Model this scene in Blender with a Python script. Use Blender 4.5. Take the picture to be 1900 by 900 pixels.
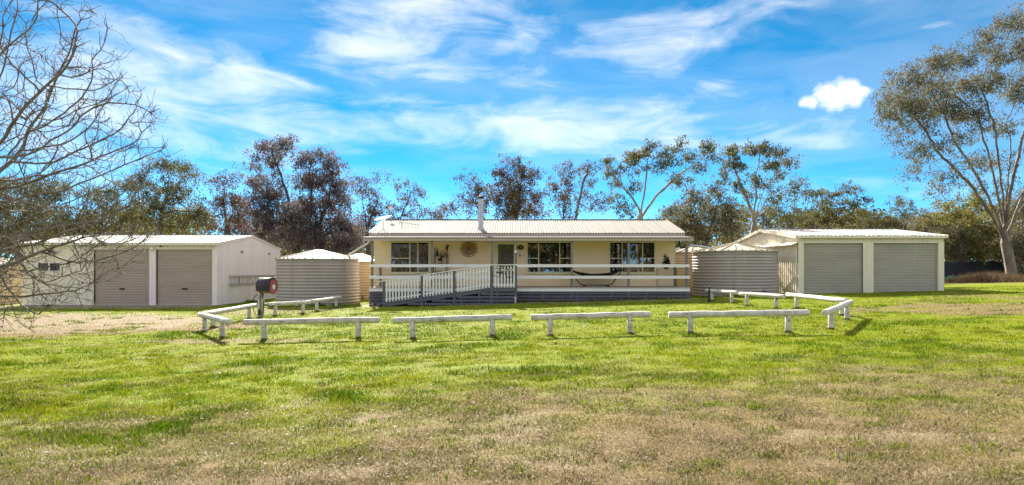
import bpy, math, random
import numpy as np
from mathutils import Vector
R = math.radians
for _o in list(bpy.data.objects): bpy.data.objects.remove(_o, do_unlink=True)
scene = bpy.context.scene
COL = scene.collection

# ------------------------------------------------------------------ camera
F, CX, HY, CZ = 1160.0, 950.0, 500.0, 1.55      # focal length and horizon of the photograph, eye height
cam_d = bpy.data.cameras.new('camera'); cam = bpy.data.objects.new('camera', cam_d); COL.objects.link(cam)
cam.location = (0, 0, CZ); cam.rotation_euler = (R(90), 0, 0)
cam_d.sensor_fit = 'HORIZONTAL'; cam_d.sensor_width = 36.0; cam_d.lens = 36.0 * F / 1900.0
cam_d.shift_y = 50.0 / 1900.0; cam_d.clip_start = 0.1; cam_d.clip_end = 3000
scene.camera = cam

# ------------------------------------------------------------------ light and sky
SUN_AZ, SUN_EL = -15.0, 34.0                    # azimuth from +Y (clockwise), elevation
EXPOSURE = 2.4
SKY_STRENGTH, SUN_STRENGTH = 0.05, 3.5
to_sun = Vector((math.sin(R(SUN_AZ)) * math.cos(R(SUN_EL)), math.cos(R(SUN_AZ)) * math.cos(R(SUN_EL)), math.sin(R(SUN_EL))))
sun_d = bpy.data.lights.new('sun', 'SUN'); sun_d.energy = SUN_STRENGTH; sun_d.angle = R(0.5); sun_d.color = (1.0, 0.92, 0.78)
sun = bpy.data.objects.new('sun', sun_d); COL.objects.link(sun)
sun.location = (-20, 60, 50); sun.rotation_euler = (-to_sun).to_track_quat('-Z', 'Y').to_euler()
vs = scene.view_settings
vs.view_transform = 'Standard'; vs.look = 'None'; vs.exposure = EXPOSURE; vs.gamma = 1.0; vs.use_curve_mapping = False
scene.display_settings.display_device = 'sRGB'

world = bpy.data.worlds.new('World'); scene.world = world; world.use_nodes = True
wn, wl = world.node_tree.nodes, world.node_tree.links
wn.clear()

class NT:
    """tiny helper for maths in a node tree"""
    def __init__(s, nodes, links): s.n, s.l = nodes, links
    def put(s, sock, v):
        if hasattr(v, 'is_output'): s.l.new(v, sock)
        else: sock.default_value = v
    def m(s, op, a, b=None, c=None, clamp=False):
        n = s.n.new('ShaderNodeMath'); n.operation = op; n.use_clamp = clamp
        s.put(n.inputs[0], a)
        if b is not None: s.put(n.inputs[1], b)
        if c is not None: s.put(n.inputs[2], c)
        return n.outputs[0]
    def noise(s, vec, scale, detail=5, rough=0.55, dist=0.0):
        n = s.n.new('ShaderNodeTexNoise'); n.inputs['Scale'].default_value = scale
        n.inputs['Detail'].default_value = detail; n.inputs['Roughness'].default_value = rough; n.inputs['Distortion'].default_value = dist
        if vec is not None: s.l.new(vec, n.inputs['Vector'])
        return n.outputs['Fac']
    def mapping(s, vec, scale=(1, 1, 1), rot=(0, 0, 0), loc=(0, 0, 0)):
        n = s.n.new('ShaderNodeMapping'); n.inputs['Scale'].default_value = scale; n.inputs['Rotation'].default_value = rot; n.inputs['Location'].default_value = loc
        s.l.new(vec, n.inputs['Vector']); return n.outputs[0]
    def sstep(s, v, lo, hi):
        n = s.n.new('ShaderNodeMapRange'); n.interpolation_type = 'SMOOTHSTEP'
        s.put(n.inputs[0], v); n.inputs[1].default_value = lo; n.inputs[2].default_value = hi
        return n.outputs[0]
    def mix(s, f, a, b, blend='MIX'):
        n = s.n.new('ShaderNodeMix'); n.data_type = 'RGBA'; n.blend_type = blend
        s.put(n.inputs[0], f); s.put(n.inputs[6], a if hasattr(a, 'is_output') else tuple(a) + (1,) * (4 - len(a)))
        s.put(n.inputs[7], b if hasattr(b, 'is_output') else tuple(b) + (1,) * (4 - len(b)))
        return n.outputs[2]

def build_sky():
    t = NT(wn, wl)
    sky = wn.new('ShaderNodeTexSky'); sky.sky_type = 'NISHITA'; sky.sun_disc = False
    sky.sun_elevation = R(SUN_EL); sky.sun_rotation = R(SUN_AZ)
    sky.altitude = 0; sky.air_density = 0.42; sky.dust_density = 0.0; sky.ozone_density = 6.0
    hs = wn.new('ShaderNodeHueSaturation'); hs.inputs['Saturation'].default_value = 1.2; hs.inputs['Value'].default_value = 0.80; hs.inputs['Hue'].default_value = 0.476
    wl.new(sky.outputs[0], hs.inputs['Color'])
    tc = wn.new('ShaderNodeTexCoord'); d = tc.outputs['Generated']
    sp = wn.new('ShaderNodeSeparateXYZ'); wl.new(d, sp.inputs[0])
    x, y, z = sp.outputs
    az = t.m('ARCTAN2', x, y); el = t.m('ARCSINE', z)
    n1 = t.noise(t.mapping(d, (4, 4, 15), (0, R(-9), 0)), 1.6, 6, 0.6, 0.7)      # streaks
    n2 = t.noise(t.mapping(d, (1, 1, 2.2)), 9.0, 4, 0.6, 0.0)                   # billows
    n3 = t.noise(t.mapping(d, (1, 1, 4), loc=(3, 1, 2)), 2.2, 2, 0.5, 0.0)       # veil noise: thin in view, thick in the cloud added outside it
    def ang(px, py):
        return math.atan((px - CX) / F), math.atan((HY - py) / math.hypot(F, px - CX))
    dens = None; puff = None
    # (px, py, half width, half height, tilt, weight): the cloud banks of that day, as directions in the sky
    banks = [(760, 50, 190, 70, -8, 1.0), (800, 118, 130, 26, 4, .85), (965, 68, 70, 34, -14, .75), (1230, 80, 350, 52, -8, .62), (1420, 12, 260, 28, -6, .65),
             (1050, 236, 360, 42, 3, 1.0), (1500, 258, 110, 16, 4, .6), (380, 150, 215, 58, 12, .95), (140, 190, 230, 115, 0, .8), (330, 262, 160, 40, 6, .9),
             (660, 282, 70, 12, 3, .45), (1660, 335, 110, 26, 4, .55), (520, 160, 80, 20, 6, .6), (1350, 150, 160, 24, -12, .35), (1745, 48, 40, 8, 0, .5), (1250, 180, 380, 22, 3, .3)]
    cmb = wn.new('ShaderNodeCombineXYZ'); wl.new(az, cmb.inputs[0]); wl.new(el, cmb.inputs[1]); ae = cmb.outputs[0]
    def blob(a0, e0, ra, re, tilt):
        mp = wn.new('ShaderNodeMapping'); mp.vector_type = 'TEXTURE'; mp.inputs['Location'].default_value = (a0, e0, 0); mp.inputs['Rotation'].default_value = (0, 0, R(tilt)); mp.inputs['Scale'].default_value = (ra, re, 1)
        wl.new(ae, mp.inputs[0]); g = wn.new('ShaderNodeTexGradient'); g.gradient_type = 'SPHERICAL'; wl.new(mp.outputs[0], g.inputs[0]); return g.outputs['Fac']
    for (px, py, rx, ry, tilt, w) in banks:
        a0, e0 = ang(px, py)
        g = t.m('MULTIPLY', blob(a0, e0, rx / F * 1.75, ry / F * 1.75, -tilt), w)
        dens = g if dens is None else t.m('MAXIMUM', dens, g)
    dens = t.m('MULTIPLY', dens, 1.25, clamp=True)
    nn = t.m('ADD', t.m('MULTIPLY', n1, 0.68), t.m('MULTIPLY', n2, 0.32))
    cir = t.m('ADD', t.m('MULTIPLY', dens, 0.62), t.m('MULTIPLY', t.m('SUBTRACT', nn, 0.5), 2.3))
    cir = t.m('MULTIPLY', t.sstep(cir, -0.03, 1.1), t.sstep(dens, 0.02, 0.40))
    # the small compact cumulus: four lobes with a soft noisy rim
    for (px, py, r) in [(1500, 190, 26), (1535, 172, 36), (1572, 165, 38), (1603, 170, 24), (1550, 184, 40), (1585, 182, 28)]:
        a0, e0 = ang(px, py); g = blob(a0, e0, r / F, r / F / 1.35, 0)
        puff = g if puff is None else t.m('MAXIMUM', puff, g)
    n4 = t.noise(d, 26.0, 4, 0.6)
    pf = t.sstep(t.m('ADD', puff, t.m('MULTIPLY', t.m('SUBTRACT', n4, 0.5), 1.9)), 0.0, 1.0); pf = t.m('MULTIPLY', pf, t.sstep(puff, 0.0, 0.15))
    wide = t.m('MAXIMUM', t.sstep(t.m('ABSOLUTE', az), R(40), R(75)), t.sstep(el, R(27), R(45)))          # out of view, heavier cloud added to brighten the shaded house fronts
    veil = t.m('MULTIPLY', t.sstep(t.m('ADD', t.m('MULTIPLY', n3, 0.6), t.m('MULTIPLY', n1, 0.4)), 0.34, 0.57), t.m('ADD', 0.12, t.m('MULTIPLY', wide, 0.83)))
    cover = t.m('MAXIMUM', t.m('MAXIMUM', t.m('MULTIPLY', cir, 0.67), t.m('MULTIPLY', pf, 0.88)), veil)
    cover = t.m('MULTIPLY', cover, t.sstep(z, -0.02, 0.06))
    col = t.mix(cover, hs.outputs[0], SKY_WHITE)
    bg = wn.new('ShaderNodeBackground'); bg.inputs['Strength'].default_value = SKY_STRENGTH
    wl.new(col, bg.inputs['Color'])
    out = wn.new('ShaderNodeOutputWorld'); wl.new(bg.outputs[0], out.inputs['Surface'])
world.cycles.sampling_method = 'MANUAL'; world.cycles.sample_map_resolution = 512
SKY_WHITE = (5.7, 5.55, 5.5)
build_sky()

# ------------------------------------------------------------------ small library
rng = np.random.default_rng(7); random.seed(7)

def _hash(ix, iy, seed):
    h = np.sin(ix * 127.1 + iy * 311.7 + seed * 74.7) * 43758.5453
    return h - np.floor(h)
def vnoise(x, y, seed=0):
    x = np.asarray(x, float); y = np.asarray(y, float)
    ix, iy = np.floor(x), np.floor(y); fx, fy = x - ix, y - iy
    fx = fx * fx * (3 - 2 * fx); fy = fy * fy * (3 - 2 * fy)
    a, b = _hash(ix, iy, seed), _hash(ix + 1, iy, seed); c, d = _hash(ix, iy + 1, seed), _hash(ix + 1, iy + 1, seed)
    return (a * (1 - fx) + b * fx) * (1 - fy) + (c * (1 - fx) + d * fx) * fy
def fbm(x, y, seed=0, octv=4):
    s = 0; a = .5; t = 0
    for i in range(octv):
        s = s + a * vnoise(x * 2 ** i, y * 2 ** i, seed + i * 3); t += a; a *= .5
    return s / t
def sm(v, lo, hi):
    t = np.clip((v - lo) / (hi - lo), 0, 1); return t * t * (3 - 2 * t)
def softplus(v): return np.where(v > 30, v, np.log1p(np.exp(np.minimum(v, 30))))

def terr(x, y):
    """height of the paddock: a steady fall from right to left, with small undulations"""
    x = np.asarray(x, float); y = np.asarray(y, float)
    s = 0.024 * x; k = .05
    s = -0.17 + softplus((s + .17) / k) * k
    s = 0.95 - softplus((0.95 - s) / k) * k
    near = np.exp(-((y - 12) / 40) ** 2) * np.exp(-(x / 40) ** 2)
    return s + near * ((fbm(x / 3.2, y / 3.2, 5, 3) - .5) * .07)
def gz(x, y): return float(terr(x, y))

def ground_at(px, py):
    lo, hi = 3.0, 400.0
    for _ in range(60):
        mid = (lo + hi) / 2; X = (px - CX) / F * mid
        if CZ - (py - HY) / F * mid > gz(X, mid): lo = mid
        else: hi = mid
    X = (px - CX) / F * lo
    return Vector((X, lo, gz(X, lo)))
def at(px, py, Y): return Vector(((px - CX) / F * Y, Y, CZ - (py - HY) / F * Y))

ORG = {}
def link(o, parent=None, org=None):
    COL.objects.link(o)
    if parent is not None:
        o.parent = parent; ORG[o] = ORG[parent]
    else: ORG[o] = org if org is not None else Vector((0, 0, 0))
    return o
def tag(o, label=None, cat=None, group=None, kind=None):
    if label: o['label'] = label
    if cat: o['category'] = cat
    if group: o['group'] = group
    if kind: o['kind'] = kind
    return o
def thing(name, label, cat, loc, group=None):
    o = bpy.data.objects.new(name, None); o.empty_display_size = .2
    loc = Vector(loc); o.location = loc; link(o, None, loc)
    return tag(o, label, cat, group)

class MB:
    def __init__(s): s.v, s.f = [], []
    def add(s, vs_, fs):
        b = len(s.v); s.v += [tuple(v) for v in vs_]; s.f += [tuple(i + b for i in f) for f in fs]; return s
    def box(s, x0, x1, y0, y1, z0, z1):
        return s.add([(x0, y0, z0), (x1, y0, z0), (x1, y1, z0), (x0, y1, z0), (x0, y0, z1), (x1, y0, z1), (x1, y1, z1), (x0, y1, z1)],
                     [(0, 3, 2, 1), (4, 5, 6, 7), (0, 1, 5, 4), (1, 2, 6, 5), (2, 3, 7, 6), (3, 0, 4, 7)])
    def bar(s, p0, p1, w, h, up=(0, 0, 1)):
        p0, p1 = Vector(p0), Vector(p1); d = (p1 - p0).normalized(); u = Vector(up)
        a = d.cross(u)
        if a.length < 1e-4: a = d.cross(Vector((1, 0, 0)))
        a.normalize(); b = a.cross(d).normalized(); a = a * (w / 2); b = b * (h / 2)
        return s.add([p0 - a - b, p0 + a - b, p0 + a + b, p0 - a + b, p1 - a - b, p1 + a - b, p1 + a + b, p1 - a + b],
                     [(0, 3, 2, 1), (4, 5, 6, 7), (0, 1, 5, 4), (1, 2, 6, 5), (2, 3, 7, 6), (3, 0, 4, 7)])
    def tube(s, pts, r, k=8, cap=True, closed=False):
        pts = [Vector(p) for p in pts]; n = len(pts); rs = r if isinstance(r, (list, tuple)) else [r] * n
        vs_ = []; prev = None
        for i, p in enumerate(pts):
            if closed: d = pts[(i + 1) % n] - pts[i - 1]
            else: d = pts[min(i + 1, n - 1)] - pts[max(i - 1, 0)]
            d.normalize()
            if prev is None: a = d.cross(Vector((0, 0, 1))); a = a if a.length > .05 else d.cross(Vector((1, 0, 0)))
            else: a = prev - d * prev.dot(d)
            a.normalize(); prev = a; b = d.cross(a)
            vs_ += [p + (a * math.cos(2 * math.pi * j / k) + b * math.sin(2 * math.pi * j / k)) * rs[i] for j in range(k)]
        fs = []
        for i in range(n if closed else n - 1):
            i2 = (i + 1) % n
            fs += [(i * k + j, i * k + (j + 1) % k, i2 * k + (j + 1) % k, i2 * k + j) for j in range(k)]
        if cap and not closed: fs += [tuple(range(k - 1, -1, -1)), tuple((n - 1) * k + j for j in range(k))]
        return s.add(vs_, fs)
    def lathe(s, c, prof, k=32, cap0=False, cap1=False):
        """prof: [(radius, z)] round the upright axis through c"""
        vs_ = [(c[0] + r * math.cos(2 * math.pi * j / k), c[1] + r * math.sin(2 * math.pi * j / k), c[2] + z) for (r, z) in prof for j in range(k)]
        fs = [(i * k + j, i * k + (j + 1) % k, (i + 1) * k + (j + 1) % k, (i + 1) * k + j) for i in range(len(prof) - 1) for j in range(k)]
        if cap0: fs.append(tuple(range(k - 1, -1, -1)))
        if cap1: fs.append(tuple((len(prof) - 1) * k + j for j in range(k)))
        return s.add(vs_, fs)
    def mesh(s, name, smooth=False, org=Vector((0, 0, 0))):
        me = bpy.data.meshes.new(name); me.from_pydata([(v[0] - org[0], v[1] - org[1], v[2] - org[2]) for v in s.v], [], s.f)
        if smooth:
            me.polygons.foreach_set('use_smooth', [len(p.vertices) <= 4 for p in me.polygons])
        me.update(); return me
    def build(s, name, mat, parent=None, smooth=False, org=None):
        org_ = ORG[parent] if parent is not None else (Vector(org) if org is not None else Vector((0, 0, 0)))
        me = s.mesh(name, smooth, org_); me.materials.append(mat)
        o = bpy.data.objects.new(name, me); link(o, parent, org_)
        if parent is None: o.location = org_
        return o
def put(name, me, loc, parent):
    """a piece that shares mesh data; loc in world coordinates"""
    o = bpy.data.objects.new(name, me); link(o, parent); o.location = Vector(loc) - ORG[parent]
    return o

# ------------------------------------------------------------------ materials
def mat(name, c1, c2=None, rough=.6, scale=4.0, contrast=(.35, .7), bump=0.0, bscale=30.0, metal=0.0, spec=.5, stretch=(1, 1, 1), spots=None):
    m = bpy.data.materials.new(name); m.use_nodes = True; n, l = m.node_tree.nodes, m.node_tree.links
    b = n['Principled BSDF']; t = NT(n, l)
    tc = n.new('ShaderNodeTexCoord'); co = t.mapping(tc.outputs['Object'], stretch)
    b.inputs['Roughness'].default_value = rough; b.inputs['Metallic'].default_value = metal; b.inputs['Specular IOR Level'].default_value = spec
    col = tuple(c1) + (1,)
    if c2 is not None: col = t.mix(t.sstep(t.noise(co, scale, 6, .6), *contrast), c1, c2)
    if spots:      # (colour, scale, lo, hi): chips, stains
        col = t.mix(t.sstep(t.noise(t.mapping(tc.outputs['Object'], spots[4] if len(spots) > 4 else (1, 1, 1), loc=(5, 3, 1)), spots[1], 5, .65), spots[2], spots[3]), col, spots[0])
    t.put(b.inputs['Base Color'], col)
    if bump:
        bn = n.new('ShaderNodeBump'); bn.inputs['Strength'].default_value = bump; bn.inputs['Distance'].default_value = .02
        l.new(t.noise(co, bscale, 5, .6), bn.inputs['Height']); l.new(bn.outputs[0], b.inputs['Normal'])
    return m

M = {}
M['cream'] = mat('cream_weatherboard', (.92, .73, .51), (.88, .69, .47), .55, 2.5, stretch=(.4, 1, 3), bump=.05)
M['trim'] = mat('cream_trim', (.80, .74, .54), (.74, .68, .48), .5)
M['roof'] = mat('pale_roof_steel', (.235, .228, .215), (.20, .195, .185), .8, 1.2, spec=.05, stretch=(2, .4, 1), spots=((.40, .36, .30), 3.0, .62, .8))
M['greytrim'] = mat('grey_painted_steel', (.44, .375, .32), (.38, .325, .28), .5)
M['post'] = mat('grey_painted_timber', (.20, .18, .175), (.155, .14, .14), .6, 8, bump=.1)
M['slate'] = mat('slate_blue_timber', (.115, .112, .145), (.08, .078, .105), .65, 5, stretch=(.5, 1, 4), bump=.15)
M['white'] = mat('white_paint', (.80, .79, .78), (.70, .69, .70), .55, 5, stretch=(.6, 1, 3), bump=.08, spots=((.42, .38, .34), 9, .70, .80))
M['log'] = mat('weathered_white_log', (.56, .54, .515), (.38, .365, .345), .8, 7, stretch=(1, 1, 1), bump=.35, bscale=22, spots=((.11, .09, .07), 9.0, .555, .66, (.25, 1.6, 1.8)))
M['logend'] = mat('weathered_log_end', (.60, .56, .50), (.38, .34, .30), .8, 12, bump=.3)
M['logdirt'] = mat('dark_post_foot', (.07, .06, .045), (.16, .13, .10), .9, 14)
M['tank'] = mat('mushroom_tank_steel', (.40, .355, .345), (.345, .305, .295), .45, 1.5, spec=.4, stretch=(1, 1, .3), spots=((.40, .34, .30), 3.0, .55, .8, (1.6, 1.6, .18)))
M['tanktan'] = mat('beige_tank_steel', (.60, .48, .31), (.52, .41, .27), .45, 1.5, spec=.4, stretch=(1, 1, .3), spots=((.66, .56, .40), 3.0, .55, .8, (1.6, 1.6, .18)))
M['tankroof'] = mat('tank_roof_steel', (.40, .355, .27), (.34, .30, .23), .42, 2)
M['shed'] = mat('offwhite_shed_steel', (.82, .745, .74), (.75, .68, .675), .45, 1.4, stretch=(1, 1, .3), spots=((.50, .45, .38), 2.2, .60, .85, (3, 3, .5)))
M['shedcream'] = mat('cream_shed_steel', (.76, .70, .57), (.68, .625, .50), .45, 1.4, stretch=(1, 1, .3), spots=((.48, .42, .33), 2.2, .60, .85, (3, 3, .5)))
M['shedroof'] = mat('shed_roof_steel', (.40, .39, .375), (.35, .34, .33), .75, 1.0, spec=.08, stretch=(2, .4, 1))
M['door'] = mat('taupe_roller_door', (.40, .325, .275), (.35, .285, .24), .5, 1.0, stretch=(.5, 1, 2), bump=.5, bscale=1.6, spots=((.50, .40, .30), 1.3, .58, .8, (1, 1, .6)))
M['doorgreen'] = mat('grey_green_roller_door', (.38, .355, .305), (.33, .31, .265), .45, 1.0, stretch=(.5, 1, 2), bump=.5, bscale=1.6, spots=((.54, .50, .42), 1.3, .58, .8, (1, 1, .6)))
M['black'] = mat('black_metal', (.015, .014, .016), None, .5)
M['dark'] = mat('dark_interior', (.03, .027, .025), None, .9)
M['concrete'] = mat('concrete', (.36, .34, .31), (.28, .27, .25), .85, 6, bump=.2)
M['galv'] = mat('galvanised_steel', (.46, .47, .50), (.36, .37, .41), .35, 3, metal=.7)
M['pvc'] = mat('pale_pipe', (.66, .63, .56), (.58, .55, .48), .4)
M['navy'] = mat('navy_sheet', (.012, .011, .022), (.018, .017, .028), .6)
M['red'] = mat('faded_red_paint', (.30, .075, .09), (.22, .06, .07), .55, 9)
M['brass'] = mat('brass_brown', (.30, .18, .08), (.16, .09, .04), .5, 12)
M['darkwood'] = mat('dark_wood', (.05, .035, .03), (.09, .06, .045), .6, 8)
M['tan'] = mat('wicker', (.36, .25, .12), (.26, .17, .08), .8, 18)
M['ladder'] = mat('ladder_timber', (.40, .37, .34), (.27, .25, .23), .7, 6)
M['oval'] = mat('maroon_plaque', (.07, .018, .02), (.05, .014, .015), .4)
M['fabric'] = mat('black_fabric', (.018, .014, .022), (.03, .025, .035), .9, 20)
M['curtain'] = mat('dark_curtain', (.16, .12, .10), (.09, .07, .06), .9, 3)
M['lampglass'] = mat('lamp_glass', (.85, .80, .62), None, .25)
M['shadecloth'] = mat('black_shade_cloth', (.012, .014, .028), (.02, .022, .035), .9, 6)
M['greennet'] = mat('green_netting', (.012, .22, .10), (.02, .16, .07), .7, 12)
M['barebark'] = mat('grey_bare_bark', (.19, .165, .14), (.085, .072, .062), .85, 9, bump=.3)
M['gumbark'] = mat('gum_bark', (.20, .165, .14), (.095, .075, .065), .85, 2.2, (.38, .62), bump=.35, bscale=8, stretch=(1, 1, .35))
M['palebark'] = mat('pale_gum_bark', (.33, .275, .23), (.15, .12, .10), .8, 1.8, (.40, .62), bump=.3, bscale=8, stretch=(1, 1, .3))
M['darkbark'] = mat('dark_bark', (.09, .07, .06), (.05, .042, .04), .9, 3, bump=.3)

def glass_mat():
    m = bpy.data.materials.new('window_glass'); m.use_nodes = True; n, l = m.node_tree.nodes, m.node_tree.links; n.clear()
    g = n.new('ShaderNodeBsdfGlossy'); g.inputs['Roughness'].default_value = .015; g.inputs['Color'].default_value = (.9, .92, .95, 1)
    t_ = n.new('ShaderNodeBsdfTransparent'); t_.inputs['Color'].default_value = (.55, .52, .50, 1)
    f = n.new('ShaderNodeFresnel'); f.inputs['IOR'].default_value = 2.0
    mx = n.new('ShaderNodeMixShader'); l.new(f.outputs[0], mx.inputs[0]); l.new(t_.outputs[0], mx.inputs[1]); l.new(g.outputs[0], mx.inputs[2])
    o = n.new('ShaderNodeOutputMaterial'); l.new(mx.outputs[0], o.inputs['Surface']); return m
M['glass'] = glass_mat()
M['shedglass'] = mat('dark_shed_glass', (.012, .012, .014), None, .12, spec=.25)

def leaf_mat(name, stops, trans=.35):
    """stops: colours from the attribute 'tone' (0..1, a property of each leaf)"""
    stops = [tuple(c * .74 for c in q) for q in stops]
    m = bpy.data.materials.new(name); m.use_nodes = True; n, l = m.node_tree.nodes, m.node_tree.links; n.clear()
    a = n.new('ShaderNodeAttribute'); a.attribute_name = 'tone'
    r = n.new('ShaderNodeValToRGB'); e = r.color_ramp.elements
    e[0].position = 0; e[0].color = tuple(stops[0]) + (1,); e[1].position = 1; e[1].color = tuple(stops[-1]) + (1,)
    for i, c in enumerate(stops[1:-1]):
        k = e.new((i + 1) / (len(stops) - 1)); k.color = tuple(c) + (1,)
    l.new(a.outputs['Fac'], r.inputs[0])
    d = n.new('ShaderNodeBsdfPrincipled'); d.inputs['Roughness'].default_value = .65; d.inputs['Specular IOR Level'].default_value = .12
    tr = n.new('ShaderNodeBsdfTranslucent'); l.new(r.outputs[0], d.inputs['Base Color']); l.new(r.outputs[0], tr.inputs['Color'])
    mx = n.new('ShaderNodeMixShader'); mx.inputs[0].default_value = trans; l.new(d.outputs[0], mx.inputs[1]); l.new(tr.outputs[0], mx.inputs[2])
    o = n.new('ShaderNodeOutputMaterial'); l.new(mx.outputs[0], o.inputs['Surface']); return m
M['leaf_olive'] = leaf_mat('olive_gum_leaves', [(.055, .060, .028), (.12, .125, .045), (.17, .16, .06), (.24, .21, .09)], .38)
M['leaf_rust'] = leaf_mat('rusty_gum_leaves', [(.07, .045, .038), (.13, .085, .065), (.17, .115, .075), (.20, .165, .09)], .38)
M['leaf_plum'] = leaf_mat('plum_gum_leaves', [(.07, .054, .076), (.13, .105, .13), (.20, .165, .175), (.24, .215, .16)], .45)
M['leaf_grey'] = leaf_mat('grey_green_leaves', [(.09, .088, .058), (.16, .155, .095), (.20, .185, .11), (.27, .24, .145)], .4)
M['leaf_yellow'] = leaf_mat('yellow_green_leaves', [(.09, .095, .03), (.19, .19, .05), (.29, .26, .075), (.34, .27, .07)], .5)
M['leaf_black'] = leaf_mat('dark_pot_plant_leaves', [(.008, .012, .008), (.02, .028, .016)], .1)

def lawn_mat(name, blade):
    m = bpy.data.materials.new(name); m.use_nodes = True; n, l = m.node_tree.nodes, m.node_tree.links; n.clear(); t = NT(n, l)
    def attr(nm):
        a = n.new('ShaderNodeAttribute'); a.attribute_name = nm; return a.outputs['Fac']
    tc = n.new('ShaderNodeTexCoord'); P = tc.outputs['Object']
    dry, tone = attr('dry'), attr('tone')
    if not blade:
        tone = t.noise(P, 55.0, 6, .7); tone = t.sstep(tone, .3, .7)
    def ramp(f, cs):
        r = n.new('ShaderNodeValToRGB'); e = r.color_ramp.elements
        e[0].position = 0; e[0].color = tuple(cs[0]) + (1,); e[1].position = 1; e[1].color = tuple(cs[-1]) + (1,)
        for i, c in enumerate(cs[1:-1]):
            k = e.new((i + 1) / (len(cs) - 1)); k.color = tuple(c) + (1,)
        l.new(f, r.inputs[0]); return r.outputs[0]
    if blade:
        green = ramp(tone, [(.030, .080, .001), (.105, .175, .002), (.195, .245, .003), (.32, .30, .014)])
        straw = ramp(tone, [(.045, .022, .016), (.19, .125, .075), (.34, .265, .175), (.16, .185, .025), (.31, .245, .17), (.54, .465, .36)])
    else:
        green = ramp(tone, [(.06, .10, .006), (.13, .175, .010), (.22, .23, .03)])
        straw = ramp(tone, [(.04, .028, .02), (.15, .10, .06), (.30, .22, .14)])  # dark end of the soil stands for shade between dry blades
    big = t.noise(P, .9, 4, .6)
    col = t.mix(dry, green, straw)
    col = t.mix(t.m('MULTIPLY', t.sstep(big, .45, .75), .22), col, (.27, .25, .03))
    if not blade:
        col = t.mix(attr('bare'), col, t.mix(tone, (.11, .09, .06), (.31, .265, .185)))
    d = n.new('ShaderNodeBsdfPrincipled'); d.inputs['Roughness'].default_value = .8; d.inputs['Specular IOR Level'].default_value = .03
    l.new(col, d.inputs['Base Color'])
    o = n.new('ShaderNodeOutputMaterial')
    if blade:
        tr = n.new('ShaderNodeBsdfTranslucent'); l.new(col, tr.inputs['Color'])
        mx = n.new('ShaderNodeMixShader'); mx.inputs[0].default_value = .35; l.new(d.outputs[0], mx.inputs[1]); l.new(tr.outputs[0], mx.inputs[2])
        l.new(mx.outputs[0], o.inputs['Surface'])
    else:
        bn = n.new('ShaderNodeBump'); bn.inputs['Strength'].default_value = .6; bn.inputs['Distance'].default_value = .03
        l.new(t.noise(P, 40.0, 6, .7), bn.inputs['Height']); l.new(bn.outputs[0], d.inputs['Normal'])
        l.new(d.outputs[0], o.inputs['Surface'])
    return m
M['ground'] = lawn_mat('lawn_soil', False)
M['blade'] = lawn_mat('lawn_blades', True)

# ------------------------------------------------------------------ the ground
def dryness(x, y):
    """how dry the turf is at a place: worn foreground, straw patches left and right, green round the rails"""
    edge = 8.6 + np.where(x < 0, x * .62, x * .03)
    edge = np.maximum(edge, 5.0)
    n = fbm(x / 1.6, y / 1.1, 11, 4); n2 = fbm(x / .5, y / .35, 31, 3)
    d = sm(edge - y + (n - .5) * 3.6 + (n2 - .5) * 4.2, -2.4, 2.8) * (.80 + .12 * sm(8.0 - y, 0, 2.5))
    def patch(cx, cy, rx, ry, w):
        q = ((x - cx) / rx) ** 2 + ((y - cy) / ry) ** 2
        return w * sm(1.25 - q + (n - .5) * 2.2 + (n2 - .5) * 1.0, 0, 1)
    d = np.maximum(d, patch(-15, 19.5, 7.5, 4.2, .95)); d = np.maximum(d, patch(15.5, 19.5, 5.0, 2.8, .85))
    d = np.maximum(d, patch(-9.5, 26, 2.6, 2.2, .7)); d = np.maximum(d, patch(22, 24, 7, 3.2, .5))
    d = np.maximum(d, patch(-6.8, 14.6, 2.2, .5, .6)); d = np.maximum(d, patch(32, 41, 8, 4, .8))
    d = np.maximum(d, .30 * sm(n2, .5, .75)); d = np.maximum(d, .85 * sm(y, 40, 60))
    return np.clip(d, 0, 1)

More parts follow.
